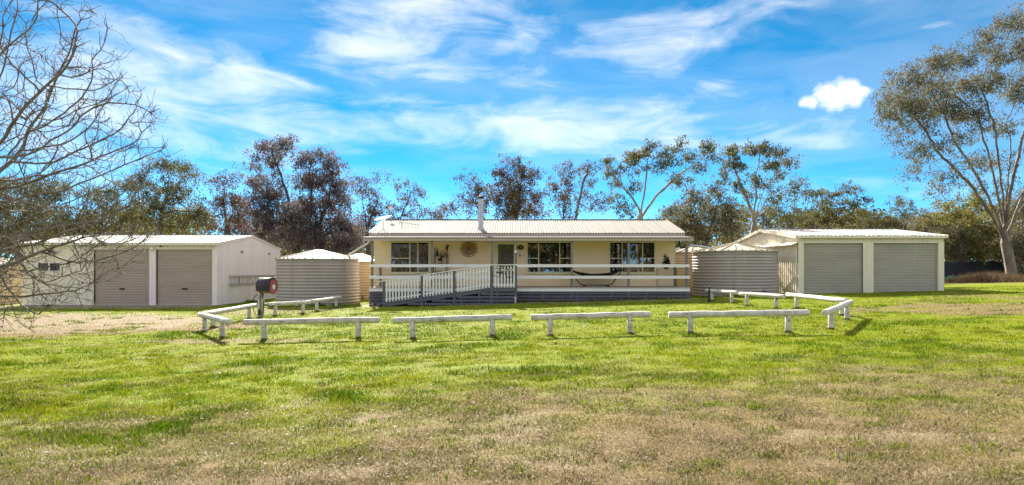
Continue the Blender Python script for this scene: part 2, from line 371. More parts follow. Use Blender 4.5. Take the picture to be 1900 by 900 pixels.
def gravel(x, y):
    n = fbm(x / 1.3, y / .9, 71, 4)
    q = ((x + 17.5) / 8.5) ** 2 + ((y - 20.5) / 4.6) ** 2
    return sm(1.15 - q + (n - .5) * 1.6, 0, .9)
def build_ground():
    def axis(a, b, st, lo, hi):
        mid = list(np.arange(a, b + 1e-6, st)); s = st; p = b; up = []
        while p < hi: s *= 1.25; p += s; up.append(p)
        s = st; p = a; dn = []
        while p > lo: s *= 1.25; p -= s; dn.append(p)
        return np.array(dn[::-1] + mid + up)
    xs = axis(-26, 27, .15, -900, 900); ys = axis(3.5, 31, .12, -300, 1500)
    X, Y = np.meshgrid(xs, ys); fine = sm(34 - Y, 0, 6) * sm(30 - np.abs(X), 0, 5)
    Z = terr(X, Y) + fine * (vnoise(X / .22, Y / .22, 3) - .5) * .022
    # the scraped hollow with weeds in front of the rails
    q = ((X - .05) / .75) ** 2 + ((Y - 9.3) / .35) ** 2
    Z += -.05 * np.exp(-q * 1.5) + .05 * np.exp(-(((X + .1) / 1.0) ** 2 + ((Y - 9.9) / .25) ** 2))
    ny, nx = X.shape
    v = np.stack([X, Y, Z], -1).reshape(-1, 3)
    i = np.arange((ny - 1) * (nx - 1)); r, c = i // (nx - 1), i % (nx - 1); a = r * nx + c
    f = np.stack([a, a + 1, a + nx + 1, a + nx], -1)
    me = mesh_np('ground', v, f)
    d = dryness(v[:, 0], v[:, 1]); set_attr(me, 'dry', d)
    bare = .5 * sm(fbm(v[:, 0] / .8, v[:, 1] / .5, 51, 4) - .1 * sm(v[:, 1], 6, 11), .50, .72) * sm(9 - v[:, 1], 0, 3)
    dl = (v[:, 0] > -24) & (v[:, 0] < -13.8) & (v[:, 1] > 27.6) & (v[:, 1] < 30.2)
    bare = np.maximum(bare, np.where(dl, .9, 0)); bare = np.maximum(bare, .8 * np.exp(-q.ravel() * 1.2))
    sh = (v[:, 0] > -7) & (v[:, 0] < 8.4) & (v[:, 1] > 27.4) & (v[:, 1] < 38); bare = np.maximum(bare, np.where(sh, .7, 0))
    bare = np.maximum(bare, .8 * gravel(v[:, 0], v[:, 1])); set_attr(me, 'bare', bare)
    me.polygons.foreach_set('use_smooth', np.ones(len(f), bool))
    me.materials.append(M['ground']); o = bpy.data.objects.new('ground', me); link(o); o['kind'] = 'structure'
def mesh_np(name, v, f):
    me = bpy.data.meshes.new(name); k = f.shape[1]
    me.vertices.add(len(v)); me.vertices.foreach_set('co', np.ascontiguousarray(v, np.float32).ravel())
    me.loops.add(f.size); me.loops.foreach_set('vertex_index', np.ascontiguousarray(f, np.int32).ravel())
    me.polygons.add(len(f)); me.polygons.foreach_set('loop_start', np.arange(0, f.size, k, dtype=np.int32))
    me.update(calc_edges=True); return me
def set_attr(me, nm, val):
    a = me.attributes.new(nm, 'FLOAT', 'POINT'); a.data.foreach_set('value', np.ascontiguousarray(val, np.float32))
build_ground()

# ------------------------------------------------------------------ timber log rails
def log_mesh(mb, p0, p1, r, k=14):
    n = 9; pts = []; rs = []
    for i in range(n):
        t = i / (n - 1); p = Vector(p0).lerp(Vector(p1), t)
        p += Vector((random.uniform(-1, 1), random.uniform(-1, 1), random.uniform(-1, 1))) * .006
        pts.append(p); rs.append(r * random.uniform(.94, 1.05))
    d = (pts[-1] - pts[0]).normalized() * .018
    pts = [pts[0]] + [pts[0] + d] + pts[1:-1] + [pts[-1] - d] + [pts[-1]]; rs = [rs[0] * .82] + [rs[0]] + rs[1:-1] + [rs[-1]] + [rs[-1] * .82]
    mb.tube(pts, rs, k)
POSTS = []
def log_rail(posts, ends, label, r=.074, h=.44):
    P = [ground_at(*q) for q in posts]; d = P[1] - P[0]; POSTS.extend(P)
    def tpar(px):
        k = (px - CX) / F; return (k * P[0].y - P[0].x) / (d.x - k * d.y)
    ta, tb = tpar(ends[0]), tpar(ends[1])
    if ta > tb: ta, tb = tb, ta
    ta, tb = max(ta, -.6), min(tb, 1.6)
    t = thing('log_rail', label, 'log rail', (P[0] + P[1]) / 2, 'white log rails round the house lawn')
    mb = MB(); log_mesh(mb, P[0] + d * ta + Vector((0, 0, h)), P[0] + d * tb + Vector((0, 0, h)), r); mb.build('log', M['log'], t, True)
    for p in P:
        lean = Vector((random.uniform(-.012, .012), random.uniform(-.012, .012), 0))
        mb = MB(); mb.tube([p + Vector((0, 0, -.1)), p + Vector((0, 0, .05)), p + lean * .5 + Vector((0, 0, .2)), p + lean + Vector((0, 0, h - .02))], [.064, .065, .063, .062], 12)
        po = mb.build('post', M['log'], t, True)
        mb = MB(); mb.lathe(p, [(.0665, -.1), (.067, .03 + random.random() * .02), (.0655, .05 + random.random() * .02)], 12); mb.build('foot', M['logdirt'], po, True)
for a in [(((490, 632), (665, 629)), (452, 703), 'long white log rail in the front row, leftmost of its four'),
          (((766, 630), (914, 625)), (729, 950), 'white log rail in the front row, second from the left'),
          (((1021, 624), (1169, 620)), (985, 1207), 'white log rail in the front row, third from the left'),
          (((1281, 620), (1462, 618)), (1241, 1501), 'long white log rail in the front row, rightmost of its four'),
          (((380, 616), (413, 628)), (371, 426), 'short white log rail at the front left corner, pointing at the camera'),
          (((395, 608), (462, 592)), (376, 474), 'white log rail running from the left corner to the hose reel'),
          (((511, 587), (562, 583)), (496, 576), 'white log rail starting beside the hose reel in front of the tank'),
          (((588, 578), (624, 571)), (577, 631), 'small white log rail nearest the large tank and the ramp'),
          (((1321, 559), (1358, 563)), (1311, 1368), 'small white log rail with a black tap post at its end'),
          (((1386, 568), (1440, 573)), (1373, 1456), 'white log rail in front of the right tank, second from the house'),
          (((1478, 573), (1562, 586)), (1460, 1570), 'white log rail in front of the right shed, ending at the corner'),
          (((1542, 612), (1572, 594)), (1531, 1579), 'short white log rail at the front right corner, its end facing the camera')]:
    log_rail(*a)

# ------------------------------------------------------------------ the house
HX0, HX1, HY0, HY1 = -6.8, 8.05, 30.9, 37.2      # walls
DX0, DX1, DY0 = -6.63, 8.25, 29.0                # deck
ZF = .72                                         # floor level
EY, EZ, RY, RZ = 30.3, 3.32, 34.05, 4.25         # main eave and ridge
house = thing('house', 'long low cream weatherboard house with pale corrugated roof and front veranda', 'house', (.7, 33, 0))
OPEN = {'w1': (-5.99, -4.10, 1.40, 2.90), 'door': (-.80, .20, ZF, 2.90), 'w2': (.75, 2.98, 1.40, 2.90), 'w3': (4.82, 7.06, 1.40, 2.90)}

def house_walls():
    mb = MB()                                    # frame behind the boards, with openings
    xs = [HX0]; T = .1
    for k in ('w1', 'door', 'w2', 'w3'):
        x0, x1, z0, z1 = OPEN[k]; mb.box(xs[-1], x0, HY0 + .02, HY0 + T, .1, 3.26)
        mb.box(x0, x1, HY0 + .02, HY0 + T, z1, 3.26); mb.box(x0, x1, HY0 + .02, HY0 + T, .1, z0); xs.append(x1)
    mb.box(xs[-1], HX1, HY0 + .02, HY0 + T, .1, 3.26)
    mb.box(HX0, HX0 + T, HY0 + T, HY1 - T, .1, 3.26); mb.box(HX1 - T, HX1, HY0 + T, HY1 - T, .1, 3.26); mb.box(HX0, HX1, HY1 - T, HY1, .1, 3.26)
    for x in (HX0, HX1 - T):                     # gable triangles
        mb.add([(x, HY0 + .1, 3.26), (x, HY1, 3.26), (x, RY, RZ - .04), (x + T, HY0 + .1, 3.26), (x + T, HY1, 3.26), (x + T, RY, RZ - .04)], [(0, 2, 1), (3, 4, 5), (0, 3, 5, 2), (1, 2, 5, 4)])
    w = mb.build('wall', M['cream'], house)
    z = ZF + .02; hgt = .19
    while z < 3.24:
        zt = min(z + hgt, 3.25); cuts = [HX0]
        for k in ('w1', 'door', 'w2', 'w3'):
            x0, x1, z0, z1 = OPEN[k]
            if zt > z0 - .04 and z < z1 + .04: cuts += [x0 - .045, x1 + .045]
        cuts.append(HX1)
        for i in range(0, len(cuts), 2):
            a, b = cuts[i], cuts[i + 1]
            if b - a < .06: continue
            MB().add([(a, HY0 - .012, z), (b, HY0 - .012, z), (b, HY0 + .004, zt + .004), (a, HY0 + .004, zt + .004), (a, HY0 + .019, z), (b, HY0 + .019, z), (b, HY0 + .019, zt + .004), (a, HY0 + .019, zt + .004)],
                     [(0, 1, 2, 3), (0, 4, 5, 1), (3, 2, 6, 7), (0, 3, 7, 4), (1, 5, 6, 2)]).build('weatherboard', M['cream'], w)
        z += hgt
    for x in (HX0 - .02, HX1 - .03): MB().box(x, x + .05, HY0 - .022, HY0 + .03, ZF, 3.24).build('corner_board', M['trim'], w)
    MB().box(HX0 + .11, HX1 - .11, HY0 + .11, HY1 - .11, ZF - .12, ZF - .02).build('floor', M['darkwood'], house)
    MB().box(HX0 + .11, HX1 - .11, HY0 + .11, HY1 - .11, 3.16, 3.2).build('ceiling', M['trim'], house)
house_walls()

def frame_rect(mb, x0, x1, z0, z1, y0, y1, w):
    mb.box(x0, x1, y0, y1, z1 - w, z1); mb.box(x0, x1, y0, y1, z0, z0 + w); mb.box(x0, x0 + w, y0, y1, z0 + w, z1 - w); mb.box(x1 - w, x1, y0, y1, z0 + w, z1 - w)
def window(key, vert, bars, label):
    x0, x1, z0, z1 = OPEN[key]; y = HY0
    mb = MB(); frame_rect(mb, x0 - .04, x1 + .04, z0 - .04, z1 + .04, y - .03, y + .06, .065)
    w = mb.build('window', M['trim'], house); w['label'] = label
    MB().box(x0 - .07, x1 + .07, y - .07, y - .031, z0 - .075, z0 - .035).build('sill', M['trim'], w)
    xs = [x0] + [x0 + (x1 - x0) * v for v in vert] + [x1]
    for v in xs[1:-1]: MB().box(v - .022, v + .022, y - .018, y + .03, z0 + .025, z1 - .025).build('mullion', M['trim'], w)
    zm = z0 + (z1 - z0) * .47
    for i in range(len(xs) - 1):
        a, b = xs[i] + .02, xs[i + 1] - .02
        zs = [z0 + .024, z1 - .024]
        if bars[i]:
            MB().box(a, b, y - .016, y + .028, zm - .018, zm + .018).build('glazing_bar', M['trim'], w); zs = [z0 + .024, zm, z1 - .024]
        for j in range(len(zs) - 1):
            tl = random.uniform(-.006, .006)
            MB().add([(a, y + .008, zs[j]), (b, y + .008, zs[j]), (b, y + .008 + tl, zs[j + 1]), (a, y + .008 + tl, zs[j + 1]), (a, y + .013, zs[j]), (b, y + .013, zs[j]), (b, y + .013 + tl, zs[j + 1]), (a, y + .013 + tl, zs[j + 1])],
                     [(0, 1, 2, 3), (5, 4, 7, 6), (3, 2, 6, 7), (0, 4, 5, 1), (0, 3, 7, 4), (1, 5, 6, 2)]).build('pane', M['glass'], w)
    for (ca, cb) in ((x0, x0 + (x1 - x0) * .44), (x0 + (x1 - x0) * .54, x1)):
        n = 60; vs_ = []; fs = []
        for i in range(n):
            t = i / (n - 1); xx = ca + (cb - ca) * t; yy = y + .2 + .03 * math.sin(t * 42 + ca * 3) + .012 * math.sin(t * 97)
            vs_ += [(xx, yy, z0 - .15), (xx, yy * .0 + yy + .004 * math.sin(t * 30), z1 + .02)]
            if i: fs.append((2 * i - 2, 2 * i, 2 * i + 1, 2 * i - 1))
        MB().add(vs_, fs).build('curtain', M['curtain'], w, True)
window('w1', [.5, .71], [True, False, False], 'sliding window at the left end of the house')
window('w2', [.255, .72], [True, False, True], 'wide window right of the screen door')
window('w3', [.28, .73], [True, False, True], 'wide window near the right end of the house')

def screen_door():
    x0, x1, z0, z1 = OPEN['door']; y = HY0
    mb = MB(); frame_rect(mb, x0 - .03, x1 + .03, z0 - .02, z1 + .03, y - .028, y + .06, .075); d = mb.build('door', M['trim'], house); d['label'] = 'white framed security screen door with diamond grille'
    a, b, c, e = x0 + .05, x1 - .05, z0 + .06, z1 - .05
    mb = MB(); frame_rect(mb, a, b, c, e, y - .022, y + .014, .06); mb.build('door_frame', M['trim'], d)
    mb = MB(); a, b, c, e = a + .06, b - .06, c + .06, e - .06; s = .115; W, H = b - a, e - c
    for sgn in (1, -1):
        k = -H
        while k < W:
            # the line x = k + t, z = t inside the rectangle (slope 1.2)
            t0, t1 = max(0, -k), min(H, W - k)
            if t1 - t0 > .03:
                p = [(k + t0, t0), (k + t1, t1)]
                q = [Vector(((a + u) if sgn > 0 else (b - u), y + .0 + .004 * sgn, c + v)) for u, v in p]
                mb.bar(q[0], q[1], .012, .006)
            k += s
    mb.build('grille', M['trim'], d)
    MB().box(a, b, y + .03, y + .045, c, e).build('door_leaf', M['dark'], d)
    MB().box(x0 + .055, x0 + .085, y - .05, y - .022, 1.70, 1.86).build('door_handle', M['black'], d)
screen_door()

def corrugated(x0, x1, pA, pB, pitch, amp, per=4, thick=.004):
    """sheet from x0..x1; pA=(y,z) at the eave, pB=(y,z) at the ridge; ripples across x"""
    n = max(1, int(round((x1 - x0) / pitch))) * per; d = Vector((0, pB[0] - pA[0], pB[1] - pA[1])).normalized(); nr = Vector((0, -d.z, d.y))
    if nr.z < 0: nr = -nr
    vs_ = []; fs = []
    for i in range(n + 1):
        x = x0 + (x1 - x0) * i / n; o = nr * (amp * math.sin(2 * math.pi * i / per))
        vs_ += [(x, pA[0] + o.y, pA[1] + o.z), (x, pB[0] + o.y, pB[1] + o.z)]
        if i: fs.append((2 * i - 2, 2 * i, 2 * i + 1, 2 * i - 1))
    return MB().add(vs_, fs)
def rooftop(parent, name, x0, x1, ya, za, yr, zr, yb, zb, m, pitch, amp, nsheets):
    roof = MB().bar((x0, yr, zr + .015), (x1, yr, zr + .015), .24, .03).build(name, m, parent)
    w = (x1 - x0) / nsheets
    for side, (ye, ze) in enumerate(((ya, za), (yb, zb))):
        base = corrugated(0, w + pitch * .25, (ye, ze), (yr, zr), pitch, amp).mesh('roof_sheet', True); base.materials.append(m)
        for i in range(nsheets):
            lift = .0035 * (i % 2)
            put('roof_sheet', base, (x0 + i * w, 0, lift), roof)
    return roof
hr = rooftop(house, 'roof', -6.9, 8.35, EY, EZ, RY, RZ, RY * 2 - EY, EZ, M['roof'], .127, .018, 20)
for y_, s in ((EY, 1), (RY * 2 - EY, -1)):
    MB().box(-6.92, 8.37, y_ - .05, y_ + .05, EZ - .17, EZ - .035).build('gutter', M['greytrim'], house)
MB().box(-6.9, 8.35, EY + .051, HY0 - .03, EZ - .10, EZ - .08).build('eave_lining', M['trim'], house)
for x in (-6.93, 8.345):
    mb = MB(); mb.bar((x + .02, EY, EZ - .03), (x + .02, RY, RZ - .03), .03, .16); mb.bar((x + .02, RY * 2 - EY, EZ - .03), (x + .02, RY, RZ - .03), .03, .16); mb.build('barge_board', M['greytrim'], hr)

def veranda():
    ver = MB().box(DX0, DX1, DY0, HY0 - .03, ZF - .05, ZF).build('veranda', mat('weathered_decking', (.40, .34, .29), (.32, .27, .23), .8, 6, stretch=(.3, 4, 1)), house); ver['label'] = 'front veranda with white rails over slate blue skirting boards'
    sheet = corrugated(-6.95, 8.42, (DY0 - .02, 3.05), (EY + .1, 3.155), .127, .010).build('veranda_roof', M['roof'], house, True)
    MB().box(-6.9, 8.42, DY0 - .08, DY0 + .03, 2.875, 3.03).build('veranda_beam', M['greytrim'], house)
    MB().box(-6.9, 8.42, DY0 - .105, DY0 - .081, 2.99, 3.035).build('gutter_lip', M['roof'], house)
    MB().box(DX0, DX1, DY0 + .04, HY0 - .04, 2.93, 2.95).build('veranda_ceiling', M['trim'], house)
    for x, w in ((-6.5, .105), (-3.72, .105), (-.92, .105), (.18, .07), (2.78, .105), (5.42, .105), (8.12, .105)):
        MB().box(x - w / 2, x + w / 2, DY0 + .02, DY0 + .02 + w, ZF - .5, 2.875).build('post', M['post'], ver)
    for x in (-6.45, 7.98):
        MB().box(x - .05, x + .05, HY0 - .32, HY0 - .22, ZF - .4, 1.72).build('rail_post', M['post'], ver)
    for z0, z1 in ((1.655, 1.79), (1.12, 1.255)):
        for x0, x1 in ((DX0, -.95), (.14, DX1)):
            MB().box(x0, x1, DY0 - .025, DY0 + .018, z0, z1).build('rail', M['white'], ver)
        for x in (DX0 + .02, DX1 - .06): MB().box(x, x + .04, DY0 + .13, HY0 - .22, z0, z1).build('side_rail', M['white'], ver)
    for x0, x1 in ((DX0, -.95), (.14, DX1)): MB().box(x0, x1, DY0 - .03, DY0 + .0, ZF - .19, ZF - .055).build('fascia_board', M['white'], ver)
    MB().box(DX0 + .05, DX1 - .05, DY0 + .5, DY0 + .55, -.6, ZF - .06).build('dark_gap_backing', M['dark'], ver)  # dark sheet added so the gaps between the boards look shaded
    for i in range(6):
        z = ZF - .33 - i * .142
        MB().box(DX0, DX1 + .02, DY0 - .028, DY0 - .003, z, z + .098).build('skirting_board', M['slate'], ver)
    x = DX0
    while x < DX1 - .2:
        MB().box(x + .02, x + .11, DY0 + .0, DY0 + .08, -.6, ZF - .19).build('stump', M['slate'], ver); x += 1.6
    for i in range(4):
        z = ZF - .33 - i * .142; MB().box(DX0 - .002, DX0 + .02, DY0 + .003, HY0, z, z + .112).build('side_board', M['slate'], ver); MB().box(DX1 - .02, DX1 + .002, DY0 + .003, HY0, z, z + .112).build('side_board', M['slate'], ver)
veranda()

def ramp():
    Y = 27.9; XL, XM, XR = -5.72, -.92, .17
    rz = lambda x: .05 + (ZF - .05) * (min(x, XM) - XL) / (XM - XL)     # floor of the ramp
    rt = lambda x: rz(x) + 1.0                                         # its hand rail
    rp = thing('access_ramp', 'slate blue timber ramp with white picket balustrade climbing to the front door', 'ramp', (-2.8, Y + .5, 0))
    mb = MB(); y0, y1 = Y + .05, DY0 - .035
    pts = [(XL - .35, .05 - .05), (XM, ZF - .0), (XR, ZF)]
    for (a, za), (b, zb) in zip(pts[:-1], pts[1:]):
        mb.add([(a, y0, za), (b, y0, zb), (b, y1, zb), (a, y1, za), (a, y0, za - .05), (b, y0, zb - .05), (b, y1, zb - .05), (a, y1, za - .05)], [(0, 1, 2, 3), (7, 6, 5, 4), (0, 4, 5, 1), (2, 6, 7, 3), (0, 3, 7, 4), (1, 5, 6, 2)])
    mb.build('ramp_floor', M['slate'], rp)
    MB().bar((XL - .02, Y + .02, rz(XL) - .09), (XM, Y + .02, rz(XM) - .075), .05, .17).build('stringer', M['slate'], rp)
    MB().box(XM + .002, XR + .06, Y - .005, Y + .045, ZF - .16, ZF + .01).build('stringer', M['slate'], rp)
    MB().bar((XL - .25, Y + .01, rt(XL) - .05), (XM, Y + .01, rt(XM) + .035), .11, .04).build('handrail', M['white'], rp)
    MB().box(XM, XR + .05, Y - .045, Y + .065, rt(XR) + .015, rt(XR) + .055).build('handrail', M['white'], rp)
    for x in (XL, -4.02, -2.58, XM, XR):
        MB().box(x - .055, x + .055, Y - .02, Y + .07, gz(x, Y) - .1, rt(x) - .0).build('post', M['slate'], rp)
    pk = MB().box(-.036, .036, -.011, .011, 0, .93).mesh('picket'); pk.materials.append(M['white'])
    x = XL + .13
    while x < XR - .08:
        if min(abs(x - q) for q in (-4.02, -2.58, XM)) > .085: put('picket', pk, (x, Y - .031, rz(x) + .03), rp)
        x += .1385
    for h in (.16, .80):
        MB().bar((XL + .06, Y + .0, rz(XL) + h), (XM - .06, Y + .0, rz(XM) + h), .03, .06).build('picket_rail', M['white'], rp)
        MB().box(XM + .06, XR - .06, Y - .017, Y + .018, ZF + h - .03, ZF + h + .03).build('picket_rail', M['white'], rp)
    for i in range(5):                                                # boards closing the side under the slope
        z = ZF - .305 - i * .152; x0 = XL + (z + .24 - .05) / (ZF - .05) * (XM - XL)
        x0 = max(x0, XL + .2)
        if z < -.25: continue
        MB().box(x0, XR + .06 - (.10 if i == 4 else 0), Y - .012, Y + .012, z, z + .10).build('side_board', M['slate'], rp)
    x = -3.9
    while x < XR: MB().box(x, x + .08, Y + .014, Y + .09, gz(x, Y) - .1, rz(x) - .16).build('stump', M['slate'], rp); x += .8
    return rp
ramp()

def house_bits():
    # flue
    X, Y = -1.56, 31.3; zr = EZ + (RZ - EZ) * (Y - EY) / (RY - EY); zt = 5.08
    t = thing('chimney_flue', 'round steel chimney flue with dark cap on the house roof', 'chimney', (X, Y, zr))
    MB().lathe((X, Y, zr), [(.13, -.1), (.13, zt - zr)], 20).build('flue_pipe', M['galv'], t, True)
    MB().lathe((X, Y, zt), [(.10, -.02), (.10, .03), (.165, .03), (.165, .06), (.15, .12), (.02, .16)], 20).build('cap', M['black'], t, True)
    MB().lathe((X, Y, zr), [(.25, -.08), (.17, .03), (.14, .10)], 20).build('flashing', M['galv'], t, True)
    MB().lathe((X, Y, zr + .62), [(.134, 0), (.138, .015), (.134, .03)], 20).build('pipe_joint', M['galv'], t, True)
    # flat panel on a tripod
    X, Y = -6.08, 29.55; zb = 3.12
    t = thing('panel_tripod', 'flat white panel on a spindly tripod at the left end of the roof', 'solar panel', (X, Y, zb))
    c = Vector((X, Y, zb + .36))
    for dx, dy in ((-.36, -.25), (.40, -.22), (.02, .35)): MB().tube([c, (X + dx, Y + dy, zb + (.03 if dy < 0 else .05))], .014, 6).build('leg', M['galv'], t)
    MB().tube([c, c + Vector((0, 0, .5))], .016, 6).build('mast', M['galv'], t)
    pc = c + Vector((-.02, 0, .5)); u = Vector((.29, 0, .05)); v = Vector((.06, .30, .085)); n = u.cross(v).normalized() * .016
    MB().add([pc - u - v - n, pc + u - v - n, pc + u + v - n, pc - u + v - n, pc - u - v + n, pc + u - v + n, pc + u + v + n, pc - u + v + n], [(0, 3, 2, 1), (4, 5, 6, 7), (0, 1, 5, 4), (1, 2, 6, 5), (2, 3, 7, 6), (3, 0, 4, 7)]).build('panel', M['white'], t)
    # mast with a little dish
    X, Y = -6.62, 34.0
    t = thing('dish_mast', 'thin mast with a small round dish and a stay behind the roof ridge', 'antenna', (X, Y, RZ))
    MB().tube([(X, Y, RZ - .02), (X, Y, RZ + .62)], .015, 6).build('mast', M['galv'], t)
    MB().tube([(X + .9, Y, RZ + .04), (X, Y, RZ + .45)], .010, 5).build('stay', M['galv'], t)
    vs_ = [(X + .03, Y - .06, RZ + .62)]; k = 16
    for j in range(k): vs_.append((X + .03 + .12 * math.cos(j * 2 * math.pi / k), Y - .1 , RZ + .62 + .12 * math.sin(j * 2 * math.pi / k)))
    MB().add(vs_, [(0, 1 + (j + 1) % k, 1 + j) for j in range(k)]).build('dish', M['white'], t, True)
    # dark rods built in place of an antenna's shadow on the sheets
    X, Y = -5.35, 32.0; zr = EZ + (RZ - EZ) * (Y - EY) / (RY - EY)
    t = thing('shadow_rods', 'low dark rods standing in for an antenna shadow on the left end of the roof', 'antenna', (X, Y, zr))
    MB().tube([(X - .3, Y, zr - .02), (X - .3, Y, zr + .24)], .014, 6).build('mast', M['black'], t)
    MB().tube([(X - .42, Y, zr + .22), (X + .62, Y - .05, zr + .08)], .011, 6).build('boom', M['black'], t)
    for i in range(7):
        q = Vector((X - .4 + i * .16, Y, zr + .215 - i * .022)); hgt = .13 - i * .009
        MB().tube([q + Vector((0, -.1, -hgt)), q + Vector((0, .1, hgt))], .008, 5).build('rod', M['black'], t)
    # pipes to the tanks
    t = thing('downpipe', 'pale pipe sloping from the house gutter to the large left tank', 'pipe', (-6.9, 30.4, 2.85))
    MB().tube([(-6.86, 30.28, 3.16), (-6.9, 30.3, 2.95), (-7.0, 30.4, 2.82), (-8.05, 30.95, 2.30), (-8.12, 30.98, 2.2)], .045, 8).build('pipe', M['pvc'], t, True)
    for p in ((-6.96, 30.37, 2.86), (-8.02, 30.93, 2.315)): MB().tube([Vector(p) - Vector((-.04, .02, -.02)), Vector(p) + Vector((-.04, .02, -.02))], .055, 8).build('collar', M['pvc'], t, True)
    t = thing('downpipe', 'dark elbow and grey pipe from the right veranda corner to the right tank', 'pipe', (8.3, 29.2, 2.8))
    MB().tube([(7.85, 29.3, 2.92), (7.85, 29.3, 2.66), (7.92, 29.32, 2.58), (8.10, 29.4, 2.60), (8.3, 29.45, 2.66)], .05, 8).build('elbow', M['black'], t, True)
    MB().tube([(8.3, 29.45, 2.70), (9.75, 30.9, 2.63), (9.95, 31.05, 2.55), (9.97, 31.07, 2.46)], .05, 8).build('pipe', M['galv'], t, True)
    # eave lamp by the door
    X = -1.16; t = thing('wall_lamp', 'small white sensor lamp under the veranda ceiling left of the door', 'lamp', (X, HY0, 2.8))
    MB().box(X - .06, X + .06, HY0 - .06, HY0 - .013, 2.72, 2.86).build('lamp_body', M['trim'], t)
    for s in (-.05, .05): MB().lathe((X + s, HY0 - .10, 2.84), [(.012, .05), (.04, .02), (.05, -.05)], 12, True, True).build('lamp_head', M['lampglass'], t, True)
house_bits()

def veranda_things():
    y = HY0 - .014
    # carved ring on the wall
    c = Vector((-2.13, y - .02, 2.585))
    t = thing('wall_ornament', 'round openwork metal wall ornament with a spiral boss between window and door', 'wall art', c)
    ring = lambda r, n=40: [c + Vector((math.cos(2 * math.pi * i / n) * r, 0, math.sin(2 * math.pi * i / n) * r)) for i in range(n)]
    for r, th in ((.41, .014), (.31, .012), (.10, .014), (.055, .012)): MB().tube(ring(r), th, 6, closed=True).build('ring', M['brass'], t, True)
    MB().tube([c + Vector((0, .01, 0)), c + Vector((0, -.03, 0))], [.035, .02], 12).build('boss', M['brass'], t)
    for i in range(12):
        a = 2 * math.pi * i / 12; d = Vector((math.cos(a), 0, math.sin(a)))
        MB().bar(c + d * .30, c + d * .415, .03, .05, up=(0, 1, 0)).build('spoke', M['brass'], t)
    mb = MB(); k = 36; mb.add([c + Vector((0, .008, 0))] + [c + Vector((math.cos(2 * math.pi * i / k) * .3, .008, math.sin(2 * math.pi * i / k) * .3)) for i in range(k)], [(0, 1 + (i + 1) % k, 1 + i) for i in range(k)])
    mb.build('back_disc', M['tan'], t)
    # oval plaque
    c = Vector((.42, y - .015, 2.64)); t = thing('oval_plaque', 'dark maroon oval plaque on the wall right of the door', 'sign', c)
    def oval(rx, rz, yy, th): return MB().add([c + Vector((math.cos(2 * math.pi * i / 28) * rx, yy + q * th, math.sin(2 * math.pi * i / 28) * rz)) for q in (0, 1) for i in range(28)], [tuple(range(27, -1, -1)), tuple(range(28, 56))] + [(i, (i + 1) % 28, 28 + (i + 1) % 28, 28 + i) for i in range(28)])
    oval(.168, .125, -.01, .02).build('rim', M['brass'], t); oval(.158, .115, -.016, .02).build('face', M['oval'], t)
    mb = MB(); mb.bar(c + Vector((-.03, -.02, .04)), c + Vector((.02, -.02, -.045)), .008, .022, up=(0, 1, 0)); mb.bar(c + Vector((-.01, -.021, .0)), c + Vector((.05, -.021, .02)), .008, .02, up=(0, 1, 0)); mb.build('mark', M['trim'], t)
    c = Vector((.43, y - .01, 2.27)); t = thing('small_sign', 'little black and white square sign below the oval plaque', 'sign', c)
    MB().box(c.x - .085, c.x + .085, c.y - .012, c.y + .01, c.z - .085, c.z + .085).build('board', M['white'], t)
    mb = MB(); mb.box(c.x - .07, c.x - .01, c.y - .016, c.y - .0125, c.z - .075, c.z + .02); mb.box(c.x - .05, c.x - .025, c.y - .016, c.y - .0125, c.z + .022, c.z + .06); mb.box(c.x + .005, c.x + .035, c.y - .016, c.y - .0125, c.z - .04, c.z - .01); mb.build('figure', M['black'], t)
    # bell hanging at the door post
    c = Vector((.165, DY0 - .04, 2.38)); t = thing('hanging_bell', 'small white bell hanging at the post beside the door', 'bell', c)
    MB().lathe(c, [(.075, -.06), (.06, -.02), (.035, .03), (.012, .06)], 14, True, True).build('bell', M['white'], t, True)
    MB().tube([c + Vector((0, 0, .05)), c + Vector((0, 0, .495))], .005, 5).build('cord', M['white'], t)
    # leaning ladder shelf
    X0, X1, Y = -3.80, -3.18, 30.62
    t = thing('ladder_shelf', 'tall black ladder shelf against the wall by the left window', 'shelf', (-3.5, Y, ZF))
    for x, ln in ((X0, .05), (X1, .09)):
        MB().bar((x - ln, Y - .30, ZF), (x, HY0 - .05, 2.62), .03, .04).build('upright', M['black'], t); MB().bar((x + .02, HY0 - .08, ZF), (x + .02, HY0 - .06, 2.3), .025, .03).build('back_upright', M['black'], t)
    for z, dpt in ((2.22, .16), (1.80, .22), (1.45, .26), (1.08, .30)): MB().box(X0 - .03, X1 + .04, HY0 - .06 - dpt, HY0 - .05, z - .02, z).build('shelf_board', M['darkwood'], t)
    c = Vector((-3.68, HY0 - .14, 2.22)); b = MB().lathe(c, [(.055, 0), (.075, .05), (.06, .17), (.03, .25), (.028, .33), (.04, .35)], 14, True, True).build('dark_vase', M['black'], None, True, c); tag(b, 'dark bottle shaped vase on the top shelf of the ladder shelf', 'vase')
    c = Vector((-3.40, HY0 - .14, 2.22)); t = thing('basket', 'small tan wicker basket on the top shelf of the ladder shelf', 'basket', c)
    MB().lathe(c, [(.10, 0), (.125, .1), (.13, .17), (.12, .17), (.10, .03)], 16, True).build('bowl', M['tan'], t, True)
    MB().tube([c + Vector((math.cos(a) * .12, 0, .16 + math.sin(a) * .12)) for a in [math.pi * i / 10 for i in range(11)]], .010, 6).build('handle', M['tan'], t)
